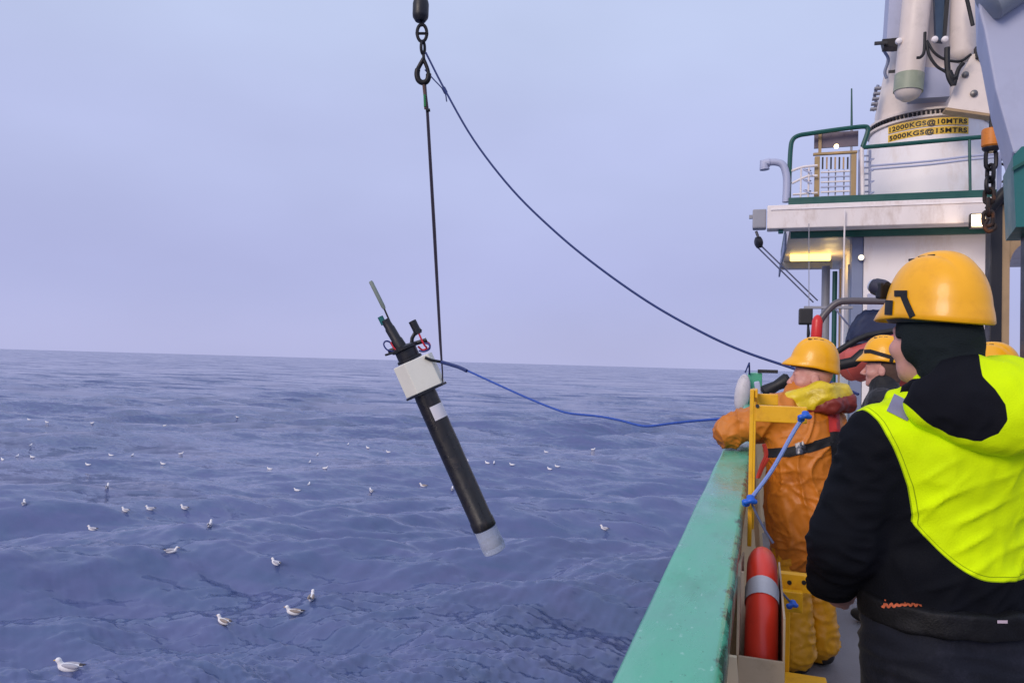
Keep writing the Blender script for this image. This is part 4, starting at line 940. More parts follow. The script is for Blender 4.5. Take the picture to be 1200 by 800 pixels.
# tag lines held from the deck
def rope(pts, r, m_, label, name='tag_line'):
    o_ = G().tube(smoothpath([atd(x, y, d) for x, y, d in pts], 6), r, 7).obj(name, m_, None, True); return tag(o_, label, 'rope')
up_line = [(499, 62), (503, 70), (521, 105), (555, 164), (600, 222), (650, 271), (700, 312), (760, 354), (820, 388), (870, 411), (925, 430), (960, 442), (1006, 462)]
rope([(x, y, 7.0-1.9*((x-499)/(925-499))) for x, y in up_line], 0.0095, DARKROPE, 'dark blue tag line swooping from the hook down to the helmets')
o = rope([(498, 82, 7.0), (508, 93, 6.98), (520.5, 107, 6.93), (523.5, 119, 6.9)], 0.006, DARKROPE, 'short loose tail of line knotted to the upper tag line near the hook', 'rope_tail')
G().tube([atd(519.5, 103, 6.93), atd(522.5, 109, 6.93)], 0.019, 8).obj('knot', DARKROPE, o, True)
low = [(518, 424, 7.0), (530, 427, 6.95), (545, 433, 6.9), (580, 449, 6.7), (620, 467, 6.45), (650, 479, 6.3), (667, 484, 6.2), (700, 487.5, 6.0), (725, 492, 5.85), (748, 498, 5.7), (762, 499, 5.6), (790, 495.5, 5.4), (825, 492, 5.1), (860, 490, 4.8), (884, 491, 4.6), (900, 500, 4.5)]
rope(low, 0.0095, BLUEROPE, 'bright blue tag line sagging from the white box to the rail')
rope([(517, 424, 6.98), (524, 426, 6.96), (537, 430, 6.92), (547, 434.5, 6.87)], 0.017, DARKROPE, 'dark knotted rope end where the blue line meets the strop', 'rope_tail')

# ------------------------------------------------------------------ yellow boarding frame on the bulwark
pb = atz(873, 596, RZ); YY = pb[1]
ZF = lambda px, py, dy=0: at(px, py, YY+dy)
bl_ = empty('boarding_ladder', (XIN+0.1, YY+0.2, 0), 'yellow steel boarding ladder frame fixed to the inside of the bulwark', 'ladder')
def fbox(x0, y0, x1, y1, dy, th, name, bev=0.003, m_=None):
    a = ZF(x0, y1, dy); b = ZF(x1, y0, dy); g = G(); g.box2((a[0], YY+dy, a[2]), (b[0], YY+dy+th, b[2]), bev); return g.obj(name, m_ or YEL, bl_)
fbox(875.5, 456, 884, 640, 0, 0.045, 'upright'); fbox(884.2, 477, 946, 493.5, 0.006, 0.03, 'arm')
fbox(880.5, 455, 886.5, 620, 0.42, 0.045, 'upright'); fbox(886.7, 462, 912, 474, 0.43, 0.03, 'arm')
a = ZF(880, 470, 0.047); b = ZF(884.5, 462, 0.415)
g = G(); g.box2((a[0], YY+0.047, a[2]), (a[0]+0.02, YY+0.418, a[2]+0.035), 0.003); g.obj('side_bar', YEL, bl_)
fbox(884.3, 456, 888, 466, 0.01, 0.02, 'lug')
for (x0, y0, x1, y1, dy) in ((900, 675, 951, 690, 0.35), (896, 695, 941, 713, 0.3)): fbox(x0, y0, x1, y1, dy, 0.04, 'arm')
for x_ in (925, 942):
    g = G(); g.lathe([(0.008, 0), (0.008, 0.004)], ZF(x_, 682, 0.348), (0, -1, 0), 10); g.obj('bolt_hole', BLACK, bl_)
g = G(); g.lathe([(0.006, 0), (0.006, 0.004)], ZF(887.5, 475.5, 0.004), (0, -1, 0), 10); g.obj('bolt_hole', BLACK, bl_)
a = ZF(898, 786, 0.55); b = ZF(969, 786, 0.55)
g = G(); g.box2((XIN+0.14, YY+0.3, a[2]-0.03), (b[0], YY+0.58, a[2]+0.0), 0.006); g.obj('step', YEL, bl_)
for yy in (YY+0.33, YY+0.54):
    g = G(); g.box2((b[0]-0.05, yy, 0), (b[0]-0.01, yy+0.03, a[2]-0.031), 0.003); g.obj('leg', YEL, bl_)
g = G(); g.box2((XIN+0.142, YY+0.59, 0.0), (XIN+0.17, YY+0.63, ZF(905, 672, 0.59)[2]), 0.003); g.obj('stringer', YEL, bl_)
# blue lashings
BLUEP = mat('blue_plastic', lin(30, 92, 200), 0.4, var=0.1)
PALER = mat('pale_blue_cord', lin(128, 150, 216), 0.7, var=0.15, bump=0.5, bscale=160)
def lash(pts, dy, knots, label, r=0.0065, m_=PALER):
    root = empty('lashing_cord', ZF(pts[-1][0], pts[-1][1], dy), label, 'rope')
    G().tube(smoothpath([ZF(x, y, dy) for x, y in pts], 5), r, 7).obj('cord', m_, root, True)
    for (x, y, rk) in knots:
        c_ = ZF(x, y, dy-0.012); bl = [(('ell', c_+V((0.6*rk*math.cos(t), 0.4*rk*math.sin(2*t), 0.55*rk*math.sin(t*1.3))), (rk*0.6, rk*0.5, rk*0.42), None), 'u', 0.004) for t in (0, 1.3, 2.5, 3.9, 5.1)]
        blob('knot', bl, 0.0035, BLUEP, root, local=False)
    return root
lash([(942, 488), (930, 506), (905, 550), (880, 584)], -0.03, [(942.5, 488, 0.020), (878, 587, 0.022)], 'blue cord tied from the yellow arm down to the upright with blue knots')
lash([(881, 590), (888, 605), (897, 622), (906, 636)], -0.02, [], 'frayed blue grey cord tail hanging below the upright knot', 0.004, mat('grey_blue_cord', lin(86, 96, 130), 0.8))
lash([(905, 678), (914, 691), (927, 706)], 0.26, [(928, 708.5, 0.019)], 'short cord with blue toggle on the lower yellow arm', 0.004, mat('grey_blue_cord', lin(86, 96, 130), 0.8))
lash([(895, 520), (898, 532), (893, 545), (888, 560), (893, 548), (900, 536)], 0.12, [], 'loops of red cord hanging behind the yellow upright', 0.007, mat('red_cord', lin(206, 60, 44), 0.7))

# ------------------------------------------------------------------ lifebuoy in its cream holder
YL = 2.22
ctop = at(888, 640, YL+0.02); Ro = 0.27; rx = 0.041; rrad = 0.058
cxl = XIN+0.058; cz = ctop[2]-Ro
lb = empty('lifebuoy', (cxl, YL, cz-Ro), 'red lifebuoy with grey reflective bands standing edge on in a cream holder', 'lifebuoy')
LBR = mat('red_lifebuoy_plastic', lin(222, 56, 34), 0.36, var=0.07, scale=5, dirt=lin(140, 26, 26), dirt_amt=0.5, dscale=8, bump=0.12, bscale=20)
def torus_part(a0, a1, grow, name, m_, n=40, k=20, closed=False):
    vs = []; fs = []
    for i in range(n if closed else n+1):
        t = a0+(a1-a0)*i/n; R0 = Ro-rrad
        for j in range(k):
            ph = 2*math.pi*j/k; rad = R0+(rrad+grow)*math.cos(ph)
            vs.append((cxl+(rx+grow)*math.sin(ph), YL+rad*math.cos(t), cz+rad*math.sin(t)))
    m_n = n if closed else n+1
    for i in range(n):
        i2 = (i+1) % m_n
        for j in range(k): fs.append((i*k+j, i*k+(j+1) % k, i2*k+(j+1) % k, i2*k+j))
    return put(name, vs, fs, m_, lb, True)
torus_part(0, 2*math.pi, 0, 'ring', LBR, 72, 22, True)
REFL = mat('grey_reflective_tape', lin(176, 178, 184), 0.35, var=0.1, bump=0.2, bscale=120)
for k in range(4):
    a = math.radians(127+90*k); torus_part(a-0.10, a+0.10, 0.0025, 'reflective_band', REFL, 8, 22)
HOLD = mat('shaded_worn_cream_paint', lin(186, 166, 136), 0.5, var=0.12, dirt=lin(110, 84, 60), dirt_amt=0.6, dscale=9, bump=0.2)  # cream darkened to hold the front plate's shade, plus dirt blotches
ho = empty('lifebuoy_holder', (cxl, YL, 0), 'cream steel pocket holding the lifebuoy against the bulwark', 'holder')
yn = YL-Ro-0.03
zf = at(893, 772, yn)[2]; zl = at(866, 676, yn)[2]
g = G(); g.box2((XIN+0.004, yn, zf-0.45), (XIN+0.112, yn+0.008, zf), 0.002); g.obj('front_plate', HOLD, ho)
g = G(); g.prism([(XIN+0.000, yn+0.009, zf-0.45), (XIN+0.000, yn+0.009, zl), (XIN+0.000, yn+0.06, zl+0.02), (XIN+0.000, YL+Ro, zf+0.12), (XIN+0.000, YL+Ro, zf-0.45)], (0.006, 0, 0)); g.obj('back_plate', HOLD, ho)
g = G(); g.prism([(XIN+0.107, yn+0.009, zf-0.45), (XIN+0.107, yn+0.009, zf+0.10), (XIN+0.107, YL+Ro, zf+0.10), (XIN+0.107, YL+Ro, zf-0.45)], (0.005, 0, 0)); g.obj('side_plate', HOLD, ho)
g = G(); g.box2((XIN+0.007, yn+0.009, cz-Ro-0.03), (XIN+0.106, YL+Ro, cz-Ro-0.012)); g.obj('floor_plate', HOLD, ho)
g = G(); g.box2((XIN+0.02, YL-0.1, 0), (XIN+0.09, YL+0.1, cz-Ro-0.031)); g.obj('foot', HOLD, ho)
# ------------------------------------------------------------------ people
from mathutils.bvhtree import BVHTree
SKIN = mat('skin', lin(206, 150, 138), 0.5, var=0.12, scale=25, bump=0.15, bscale=300, dirt=lin(186, 104, 100), dirt_amt=0.5, dscale=14)
HELM = mat('yellow_helmet_shell', lin(250, 178, 0), 0.38, var=0.04, dirt=lin(208, 132, 4), dirt_amt=0.4, dscale=11, bump=0.05, bscale=40, coat=0.15)
DCLOTH = mat('dark_knit', lin(30, 37, 40), 0.9, var=0.2, bump=0.7, bscale=260, fuzz=0.0, spec=0.15)
NAVYTR = mat('navy_work_trousers', lin(17, 20, 32), 0.75, var=0.2, bump=0.4, bscale=160, dirt=lin(74, 74, 92), dirt_amt=0.32, dscale=4, fuzz=0.04, spec=0.25)
BLKCLOTH = mat('black_work_cloth', lin(20, 22, 28), 0.75, var=0.2, bump=0.35, bscale=200, fuzz=0.12)
OIL = mat('orange_oilskin', lin(200, 116, 26), 0.5, var=0.14, scale=9, dirt=lin(144, 76, 22), dirt_amt=0.7, dscale=6, bump=0.22, bscale=18, bdist=0.01)
OILY = mat('ochre_oilskin_trousers', lin(230, 160, 16), 0.4, var=0.1, scale=7, dirt=lin(140, 80, 20), dirt_amt=0.7, dscale=7, bump=0.22, bscale=18, bdist=0.01)
WEB = mat('black_webbing', lin(16, 16, 20), 0.7, var=0.15, bump=0.4, bscale=300)
BOOT = mat('boot_rubber', lin(40, 38, 36), 0.5, var=0.2)
YOIL = mat('yellow_oilskin', lin(226, 196, 26), 0.4, var=0.14, dirt=lin(150, 120, 10), dirt_amt=0.7, dscale=9, bump=0.6, bscale=24, bdist=0.012)

def hand_prims(wr, d, n_, side):
    d = nrm(d); n_ = nrm(V(n_)-d*np.dot(n_, d)); l = np.cross(d, n_); wr = V(wr); R = np.stack([l, d, n_], 1); P_ = []
    P_.append((('ell', wr+d*0.05, (0.041, 0.052, 0.017), R), 'u', 0.012))
    for i, (ln, off) in enumerate(((0.036, -1.5), (0.042, -0.5), (0.040, 0.5), (0.031, 1.5))):
        b = wr+d*(0.088-0.004*abs(off))+l*0.0195*off*(-side)
        d1 = nrm(d*0.86+n_*0.5); d2 = nrm(d*0.35+n_*0.94); m1 = b+d1*ln; m2 = m1+d2*ln*0.8
        P_.append((('cap', b, m1, 0.0092, 0.0085), 'u', 0.004)); P_.append((('cap', m1, m2, 0.0085, 0.0072), 'u', 0.003))
    b = wr+d*0.025+l*0.032*side; m1 = b+nrm(d*0.75+l*0.6*side+n_*0.3)*0.04; m2 = m1+nrm(d+n_*0.5)*0.03
    P_.append((('cap', b, m1, 0.013, 0.0105), 'u', 0.008)); P_.append((('cap', m1, m2, 0.0105, 0.008), 'u', 0.003))
    return P_

def head_prims(hc, Rh):
    T = lambda p: V(hc)+Rh@V(p)
    E_ = lambda c, r, k: (('ell', T(c), r, Rh), 'u', k)
    P_ = [E_((0, -0.012, 0.035), (0.077, 0.098, 0.098), 0.0), E_((0, 0.03, -0.03), (0.062, 0.068, 0.085), 0.03), E_((0, 0.045, -0.085), (0.046, 0.045, 0.034), 0.03),
          (('cap', T((-0.035, 0.085, 0.02)), T((0.035, 0.085, 0.02)), 0.012, 0.012), 'u', 0.015)]
    for s_ in (-1, 1):
        P_.append(E_((0.045*s_, 0.062, -0.03), (0.025, 0.03, 0.025), 0.02))
        P_.append((('ell', T((0.031*s_, 0.104, 0.003)), (0.017, 0.014, 0.011), Rh), 's', 0.008))
        P_.append(E_((0.031*s_, 0.084, 0.003), (0.0125, 0.0125, 0.0115), 0.002))
        P_.append(E_((0.079*s_, -0.005, -0.015), (0.011, 0.024, 0.034), 0.006))
        P_.append((('ell', T((0.092*s_, 0.0, -0.012)), (0.008, 0.012, 0.02), Rh), 's', 0.004))
    P_ += [(('cap', T((0, 0.098, 0.005)), T((0, 0.122, -0.03)), 0.009, 0.013), 'u', 0.008), E_((0.013, 0.107, -0.036), (0.011, 0.012, 0.009), 0.006), E_((-0.013, 0.107, -0.036), (0.011, 0.012, 0.009), 0.006),
           (('cap', T((-0.02, 0.09, -0.06)), T((0.02, 0.09, -0.06)), 0.008, 0.008), 'u', 0.005), (('cap', T((-0.018, 0.089, -0.073)), T((0.018, 0.089, -0.073)), 0.008, 0.008), 'u', 0.004),
           (('ell', T((0, 0.105, -0.0665)), (0.022, 0.008, 0.002), Rh), 's', 0.002), E_((0, 0.08, -0.1), (0.022, 0.02, 0.018), 0.015)]
    return P_

def stand(H, J=None):
    s_ = H/1.80
    D = dict(head=(0, 0.02, 1.66), neck=(0, -0.02, 1.47), shL=(-0.19, -0.01, 1.44), shR=(0.19, -0.01, 1.44), elL=(-0.25, -0.02, 1.14), elR=(0.25, -0.02, 1.14),
             wrL=(-0.23, 0.12, 0.92), wrR=(0.23, 0.12, 0.92), hipL=(-0.1, 0, 0.92), hipR=(0.1, 0, 0.92), knL=(-0.11, 0.03, 0.5), knR=(0.11, 0.03, 0.5), anL=(-0.12, -0.02, 0.1), anR=(0.12, -0.02, 0.1))
    D = {k: V(v)*s_ for k, v in D.items()}
    for k, v in (J or {}).items(): D[k] = V(v)
    return D

def make_person(label, loc, yaw, J, head_yaw, head_pitch, h=0.006, hands=None):
    """top-level mesh: one continuous body; clothes are added as children in the same frame"""
    Rh = rotz(head_yaw)@rotx(head_pitch); P_ = head_prims(J['head'], Rh)
    hb_ = V(J['head'])+Rh@V((0, -0.02, -0.05))
    P_.append((('cap', hb_, J['neck'], 0.058, 0.062), 'u', 0.02))
    pel = (J['hipL']+J['hipR'])/2; ch = (J['shL']+J['shR'])/2
    P_.append((('cap', J['neck'], ch-V((0, 0, 0.05)), 0.065, 0.10), 'u', 0.03)); P_.append((('cap', J['shL']*0.8+ch*0.2, J['shR']*0.8+ch*0.2, 0.06, 0.06), 'u', 0.04))
    P_.append((('cap', ch-V((0, 0, 0.12)), pel, 0.12, 0.11), 'u', 0.05))
    for s_ in 'LR':
        P_ += [(('cap', J['sh'+s_], J['el'+s_], 0.05, 0.04), 'u', 0.03), (('cap', J['el'+s_], J['wr'+s_], 0.04, 0.028), 'u', 0.015),
               (('cap', J['hip'+s_], J['kn'+s_], 0.085, 0.055), 'u', 0.04), (('cap', J['kn'+s_], J['an'+s_], 0.052, 0.035), 'u', 0.02), (('cap', J['an'+s_], J['an'+s_]+V((0, 0.14, -0.05)), 0.035, 0.025), 'u', 0.02)]
        hd = (hands or {}).get(s_) or (J['wr'+s_]-J['el'+s_], (0, -0.3, 0.2) if False else ((1 if s_ == 'L' else -1), 0.2, 0))
        P_ += hand_prims(J['wr'+s_], hd[0], hd[1], 1 if s_ == 'L' else -1)
    o = blob('person', P_, h, SKIN, None)
    o.location = Vector(loc); o.rotation_euler = (0, 0, yaw)
    ROOTM[o.name] = Matrix.Translation(Vector(loc)) @ Matrix.Rotation(yaw, 4, 'Z')
    tag(o, label, 'person'); o['_h'] = 0; del o['_h']
    return o, Rh

def helmet(parent, hc, Rh, size=1.0, tilt=0.0, lamp=False, m_=None, vents=True):
    """hard hat shell with peak, rim step, raised crown ribs; head frame (front +y)"""
    R = Rh@rotx(tilt); c = V(hc)+Rh@V((0, -0.008, 0.046))
    nA, nR = 96, 34; vs = []; fs = []
    for shell in (0, 1):
        for i in range(nR+1):
            u = i/nR                                     # 0 crown .. 1 rim
            for k in range(nA):
                t = 2*math.pi*k/nA; sx, cy = math.sin(t), math.cos(t)
                f = math.sin(min(u, 1)*math.pi/2*0.985)**0.84; zz = 0.172*(math.cos(u*math.pi/2*0.985))**0.86
                a, b = 0.109, 0.131
                rad = 1.0
                if u > 0.90: rad += 0.045*((u-0.90)/0.10)**0.6                       # rim step
                x = a*f*sx*rad; y = b*f*cy*rad
                if cy > 0.0 and u > 0.86:                                            # peak
                    w = ((u-0.86)/0.14)*max(0, (cy-0.15)/0.85)**0.8; y += 0.034*w; zz -= 0.006*w
                if u > 0.86 and cy < 0: zz -= 0.012*(-cy)*((u-0.86)/0.14)              # slight neck drop
                # crown ribs fading to the rim
                fade = max(0, 1-(u/0.80)**3); rib = math.exp(-(x/0.030)**4)*0.0065
                rib += 0.0030*(math.exp(-((abs(x)-0.058)/0.010)**2))
                gro = -0.0045*math.exp(-((abs(x)-0.036)/0.0045)**2)
                nz_ = (rib+gro)*fade
                zz2 = zz+nz_
                if shell: x *= 0.965; y = y*0.97; zz2 -= 0.004
                vs.append(c+R@V((x*size, y*size, zz2*size)))
    N = (nR+1)*nA
    for sh in (0, 1):
        for i in range(nR):
            for k in range(nA):
                q = (sh*N+i*nA+k, sh*N+i*nA+(k+1) % nA, sh*N+(i+1)*nA+(k+1) % nA, sh*N+(i+1)*nA+k)
                fs.append(q if sh else q[::-1])
    for k in range(nA): fs.append((nR*nA+k, nR*nA+(k+1) % nA, N+nR*nA+(k+1) % nA, N+nR*nA+k))
    he = put('hard_hat', vs, fs, m_ or HELM, parent, True, local=True)
    bm = bmesh.new(); bm.from_mesh(he.data); bmesh.ops.recalc_face_normals(bm, faces=bm.faces[:]); bm.to_mesh(he.data); bm.free()
    T = lambda x, y, z_: c+R@(V((x, y, z_))*size)
    if vents:
        for s_ in (-1, 1):
            for k in range(3): G().box(T(0.036*s_, 0.05-0.03*k, 0.1645-0.004*(abs(k-1.6))), (0.004, 0.02, 0.006), R).obj('vent', BLACK, he, local=True)
    # inner band and chin strap
    G().tube([T(0.094*math.sin(t), 0.115*math.cos(t), 0.004) for t in np.linspace(0, 2*math.pi, 32, endpoint=False)], 0.011*size, 6, closed=True).obj('head_band', BLACK, he, True, local=True)
    return he, T, R

def local_pts(o, pts):
    Mn = np.array(ROOTM[o.name].inverted()); return [Mn[:3, :3]@V(p)+Mn[:3, 3] for p in pts]
class Surf:
    """drop points on a garment along a sight line, to lay straps, tapes and badges on its surface"""
    def __init__(s, root, mesh):
        s.root = root; me = mesh.data; s.M = np.array(ROOTM[root.name]); s.Mi = np.linalg.inv(s.M)
        v = np.empty(len(me.vertices)*3, np.float32); me.vertices.foreach_get('co', v)
        s.t = BVHTree.FromPolygons(v.reshape(-1, 3).tolist(), [list(p.vertices) for p in me.polygons])
    def hit(s, px, py, off=0.004):
        o_ = s.Mi[:3, :3]@CAMP+s.Mi[:3, 3]; d = nrm(s.Mi[:3, :3]@ray(px, py))
        loc, no, _, _ = s.t.ray_cast(Vector(o_), Vector(d))
        if loc is None: return None
        no = np.array(no); no = no if no@d < 0 else -no
        return np.array(loc)+no*off
    def strap(s, pts, wpx, name, m_, parent, off=0.005, th=0.005, n=8):
        """ribbon along a pixel path, wpx wide"""
        P_ = [np.array(p, float) for p in pts]; path = []
        for i in range(len(P_)-1):
            for k in range(n): path.append(P_[i]+(P_[i+1]-P_[i])*k/n)
        path.append(P_[-1]); L_ = []; Rr = []
        for i, p in enumerate(path):
            t = path[min(i+1, len(path)-1)]-path[max(i-1, 0)]; t /= np.linalg.norm(t)+1e-9; nn_ = np.array([-t[1], t[0]])*wpx/2
            row = [s.hit(*(p+nn_*q), off) for q in (-1, -0.5, 0, 0.5, 1)]
            if any(r is None for r in row): continue
            if max(np.linalg.norm(r-row[2]) for r in row) > 0.08: continue
            L_.append(row)
        g = G(); m2 = len(L_)
        if m2 < 2: return None
        o_ = s.Mi[:3, :3]@CAMP+s.Mi[:3, 3]; back = nrm(L_[0][2]-o_)*th; vs = []; fs = []
        for row in L_: vs += [row[0]+back]+row+[row[4]+back]
        for i in range(m2-1):
            for j in range(6): fs.append((i*7+j, i*7+j+1, (i+1)*7+j+1, (i+1)*7+j))
        fs.append(tuple(range(7))); fs.append(tuple((m2-1)*7+j for j in range(7)))
        g.add(vs, fs); return g.obj(name, m_, parent, True, local=True, fixn=False)

def poly_sd(P_, poly):
    """signed distance to a polygon, positive inside"""
    poly = np.asarray(poly, float); n = len(poly); d = np.full(len(P_), 1e9); ins_ = np.zeros(len(P_), bool)
    for i in range(n):
        a = poly[i]; b = poly[(i+1) % n]; e_ = b-a; w = P_-a; t = np.clip((w@e_)/(e_@e_), 0, 1); d = np.minimum(d, np.linalg.norm(w-t[:, None]*e_, axis=1))
        c1 = (a[1] <= P_[:, 1]) != (b[1] <= P_[:, 1]); xi = a[0]+(P_[:, 1]-a[1])/(b[1]-a[1]+1e-12)*e_[0]; ins_ ^= c1 & (P_[:, 0] < xi)
    return np.where(ins_, d, -d)

def limb(J, s_, r0, r1, r2, k=0.04): return [(('cap', J['sh'+s_], J['el'+s_], r0, r1), 'u', k), (('cap', J['el'+s_], J['wr'+s_]+(J['el'+s_]-J['wr'+s_])*0.10, r1, r2), 'u', 0.03)]
def legs(J, r0, r1, r2):
    P_ = []
    for s_ in 'LR': P_ += [(('cap', J['hip'+s_], J['kn'+s_], r0, r1), 'u', 0.05), (('cap', J['kn'+s_], J['an'+s_]+V((0, 0, 0.02)), r1, r2), 'u', 0.03)]
    return P_
def boots(o, J, m_=BOOT):
    for s_ in 'LR':
        a = J['an'+s_]; P_ = [(('cap', a+V((0, -0.02, 0.14)), a+V((0, -0.02, -0.03)), 0.062, 0.055), 'u', 0.02), (('ell', V((a[0], a[1]+0.06, 0.05)), (0.052, 0.135, 0.055), None), 'u', 0.04),
                             (('box', V((a[0], a[1]+0.05, -0.05)), (0.3, 0.3, 0.05), None, 0.001), 's', 0.003)]
        blob('boot', P_, 0.01, m_, o)
def wrinkle(seed, amp, lo_, hi_, stretch=(1, 1, 1)):
    f = sines(seed, 22, lo_, hi_); st_ = V(stretch)
    return lambda v: amp*(1-np.abs(f(v*st_)))*1.0

# ---- the man in the hi-vis jacket, nearest the camera
p1 = at(1113, 430, 2.2); P1Y = 0.42
J1 = stand(1.87, dict(elL=(-0.258, 0.035, 1.165), wrL=(-0.225, 0.17, 1.0), shL=(-0.195, -0.01, 1.425), shR=(0.195, -0.01, 1.425), neck=(0, -0.02, 1.53), head=(-0.04, 0.01, 1.695), elR=(0.30, 0.03, 1.17), wrR=(0.24, 0.17, 0.99)))
man1, Rh1 = make_person('person in black and fluorescent yellow jacket standing nearest, back to the camera', (p1[0], 2.2, 0), P1Y, J1, 0.20, 0.04, 0.0052,
                        hands={'L': ((0.75, 0.25, -0.35), (0.1, 0.95, 0.1))})
T1 = [(('ell', (0, 0, 1.35), (0.222, 0.155, 0.23), None), 'u', 0.03), (('ell', (0, -0.035, 1.42), (0.195, 0.12, 0.13), None), 'u', 0.05), (('ell', (0, 0.02, 1.12), (0.212, 0.168, 0.21), None), 'u', 0.06),
      (('ell', (0, 0.01, 0.97), (0.208, 0.158, 0.14), None), 'u', 0.05), (('cap', (-0.165, 0, 1.428), (0.165, 0, 1.428), 0.082, 0.082), 'u', 0.05),
      (('cap', (-0.09, -0.015, 1.50), (0.09, -0.015, 1.50), 0.062, 0.062), 'u', 0.05), (('cap', (0, -0.012, 1.54), (0, 0.0, 1.60), 0.088, 0.086), 'u', 0.03)]
A1 = limb(J1, 'L', 0.088, 0.085, 0.060)+limb(J1, 'R', 0.088, 0.083, 0.058)
cut1 = [(('box', (0, 0, 0.84), (0.6, 0.6, 0.14), None, 0.001), 's', 0.004)]
def d_of(prims, v):
    d = None
    for p, op, k in prims:
        q = prim_d(p, v)
        if d is None: d = q
        else: hh = np.clip(0.5+0.5*(d-q)/max(k, 1e-3), 0, 1); d = d*(1-hh)+q*hh-k*hh*(1-hh)
    return d
def panel1(v):
    xs = np.interp(v[:, 2], [1.15, 1.20, 1.26, 1.33, 1.40, 1.45, 1.52], [0.170, 0.160, 0.160, 0.178, 0.208, 0.230, 0.245])
    seam = np.minimum(xs-np.abs(v[:, 0]), np.where(v[:, 2] < 1.33, d_of(A1, v)-d_of(T1, v)+0.012, 9.0))
    low = v[:, 2]-(1.112+4.5*np.clip(np.abs(v[:, 0]-0.05)-0.04, 0, 1)**2)
    return np.minimum(seam, low)
wf = sines(21, 10, 0.16, 0.5); wf2 = sines(22, 14, 0.03, 0.10); wf3 = sines(23, 20, 0.05, 0.16)
def fold1(v):
    ang = math.radians(30); ph = (-math.sin(ang)*v[:, 0]+math.cos(ang)*v[:, 2])/0.062*2*math.pi+1.3*wf(v)
    ridge = (1-np.abs(np.sin(ph/2)))**2.2; a2 = math.radians(52)
    ph2 = (-math.sin(a2)*v[:, 0]+math.cos(a2)*v[:, 2])/0.09*2*math.pi+1.6*wf(v+2); ridge = ridge+0.7*(1-np.abs(np.sin(ph2/2)))**4
    m_ = np.clip((1.44-v[:, 2])/0.12, 0, 1)*np.clip((-v[:, 1])/0.05, 0, 1)*np.clip((0.2-np.abs(v[:, 0]))/0.06, 0, 1)
    amp = 0.5+0.5*np.clip(wf(v*1.7+3), -1, 1)
    sl = np.clip((np.abs(v[:, 0])-0.19)/0.05, 0, 1)
    arm = sl*0.0055*(1-np.abs(wf3(v*V((0.7, 0.7, 1.5)))))
    return 0.011*ridge*m_*amp+arm+0.0012*wf2(v)+0.0025*(1-np.abs(wf3(v*0.8)))
HV = lin(216, 246, 6)
JM1 = mat_split('hi_vis_jacket_cloth', lin(13, 15, 22), [('panel', HV, 0.8)], rough=0.8, fuzz=0.0, spec=0.12)
def stitch_lines(M, att, base):
    """a row of stitching just inside the panel's edge and a folded hem"""
    n = M.node_tree; L = n.links; P = n.nodes['Principled BSDF']; cur = P.inputs['Base Color'].links[0].from_socket
    a = n.nodes.new('ShaderNodeAttribute'); a.attribute_name = att
    for dist, wd in ((0.011, 0.0011), (0.0008, 0.0014)):
        c = n.nodes.new('ShaderNodeMath'); c.operation = 'COMPARE'; c.inputs[1].default_value = dist; c.inputs[2].default_value = wd; L.new(a.outputs['Fac'], c.inputs[0])
        mx = n.nodes.new('ShaderNodeMix'); mx.data_type = 'RGBA'; L.new(c.outputs[0], mx.inputs['Factor']); L.new(cur, mx.inputs['A']); mx.inputs['B'].default_value = base; cur = mx.outputs['Result']
    L.new(cur, P.inputs['Base Color'])
stitch_lines(JM1, 'panel', lin(150, 176, 10))
jk1 = blob('jacket', T1+A1+cut1, 0.0065, JM1, man1, disp=fold1, attrs={'panel': panel1})
# trousers, belt, boots
TR1 = [(('ell', (0, 0.0, 0.93), (0.198, 0.155, 0.15), None), 'u', 0.04), (('ell', (-0.08, -0.05, 0.86), (0.11, 0.11, 0.13), None), 'u', 0.05), (('ell', (0.08, -0.05, 0.86), (0.11, 0.11, 0.13), None), 'u', 0.05)]+legs(J1, 0.105, 0.085, 0.075)
tw = sines(31, 18, 0.05, 0.2)
blob('trousers', TR1, 0.008, NAVYTR, man1, disp=lambda v: 0.006*(1-np.abs(tw(v*V((0.6, 0.6, 1.6))))))
BT1 = [(('ell', (0, 0.0, 1.0), (0.222, 0.178, 0.26), None), 'u', 0.0), (('box', (0, 0, 1.138), (0.5, 0.5, 0.10), None, 0.001), 's', 0.006), (('box', (0, 0, 0.877), (0.5, 0.5, 0.10), None, 0.001), 's', 0.006)]
BELTM = mat('black_lifejacket_belt', lin(11, 11, 15), 0.6, var=0.2, bump=0.4, bscale=180, dirt=lin(52, 52, 60), dirt_amt=0.3, dscale=9, spec=0.25)
belt1 = blob('belt', BT1, 0.006, BELTM, man1, disp=lambda v: 0.003*wf3(v))
boots(man1, J1)
# hood lying on the shoulders: yellow outside, black lining turned outwards
Rhd = rotz(-0.22)@rotx(-0.30)
HD1 = [(('ell', (-0.025, -0.145, 1.535), (0.172, 0.085, 0.100), Rhd), 'u', 0.0), (('ell', (0.03, -0.180, 1.495), (0.13, 0.065, 0.075), Rhd), 'u', 0.05), (('cap', (0.10, -0.10, 1.575), (0.19, -0.02, 1.53), 0.055, 0.05), 'u', 0.05),
       (('cap', (-0.06, -0.11, 1.60), (0.08, -0.11, 1.60), 0.05, 0.05), 'u', 0.04),
       (('cap', (-0.06, -0.115, 1.605), (-0.115, -0.045, 1.575), 0.020, 0.019), 'u', 0.018), (('cap', (-0.115, -0.045, 1.575), (-0.132, 0.03, 1.535), 0.020, 0.019), 'u', 0.012), (('cap', (-0.132, 0.03, 1.535), (-0.11, 0.12, 1.48), 0.019, 0.018), 'u', 0.012),
       (('cap', (0.07, -0.06, 1.615), (0.15, 0.0, 1.585), 0.034, 0.03), 'u', 0.03), (('cap', (0.15, 0.0, 1.585), (0.12, 0.12, 1.50), 0.03, 0.024), 'u', 0.03)]
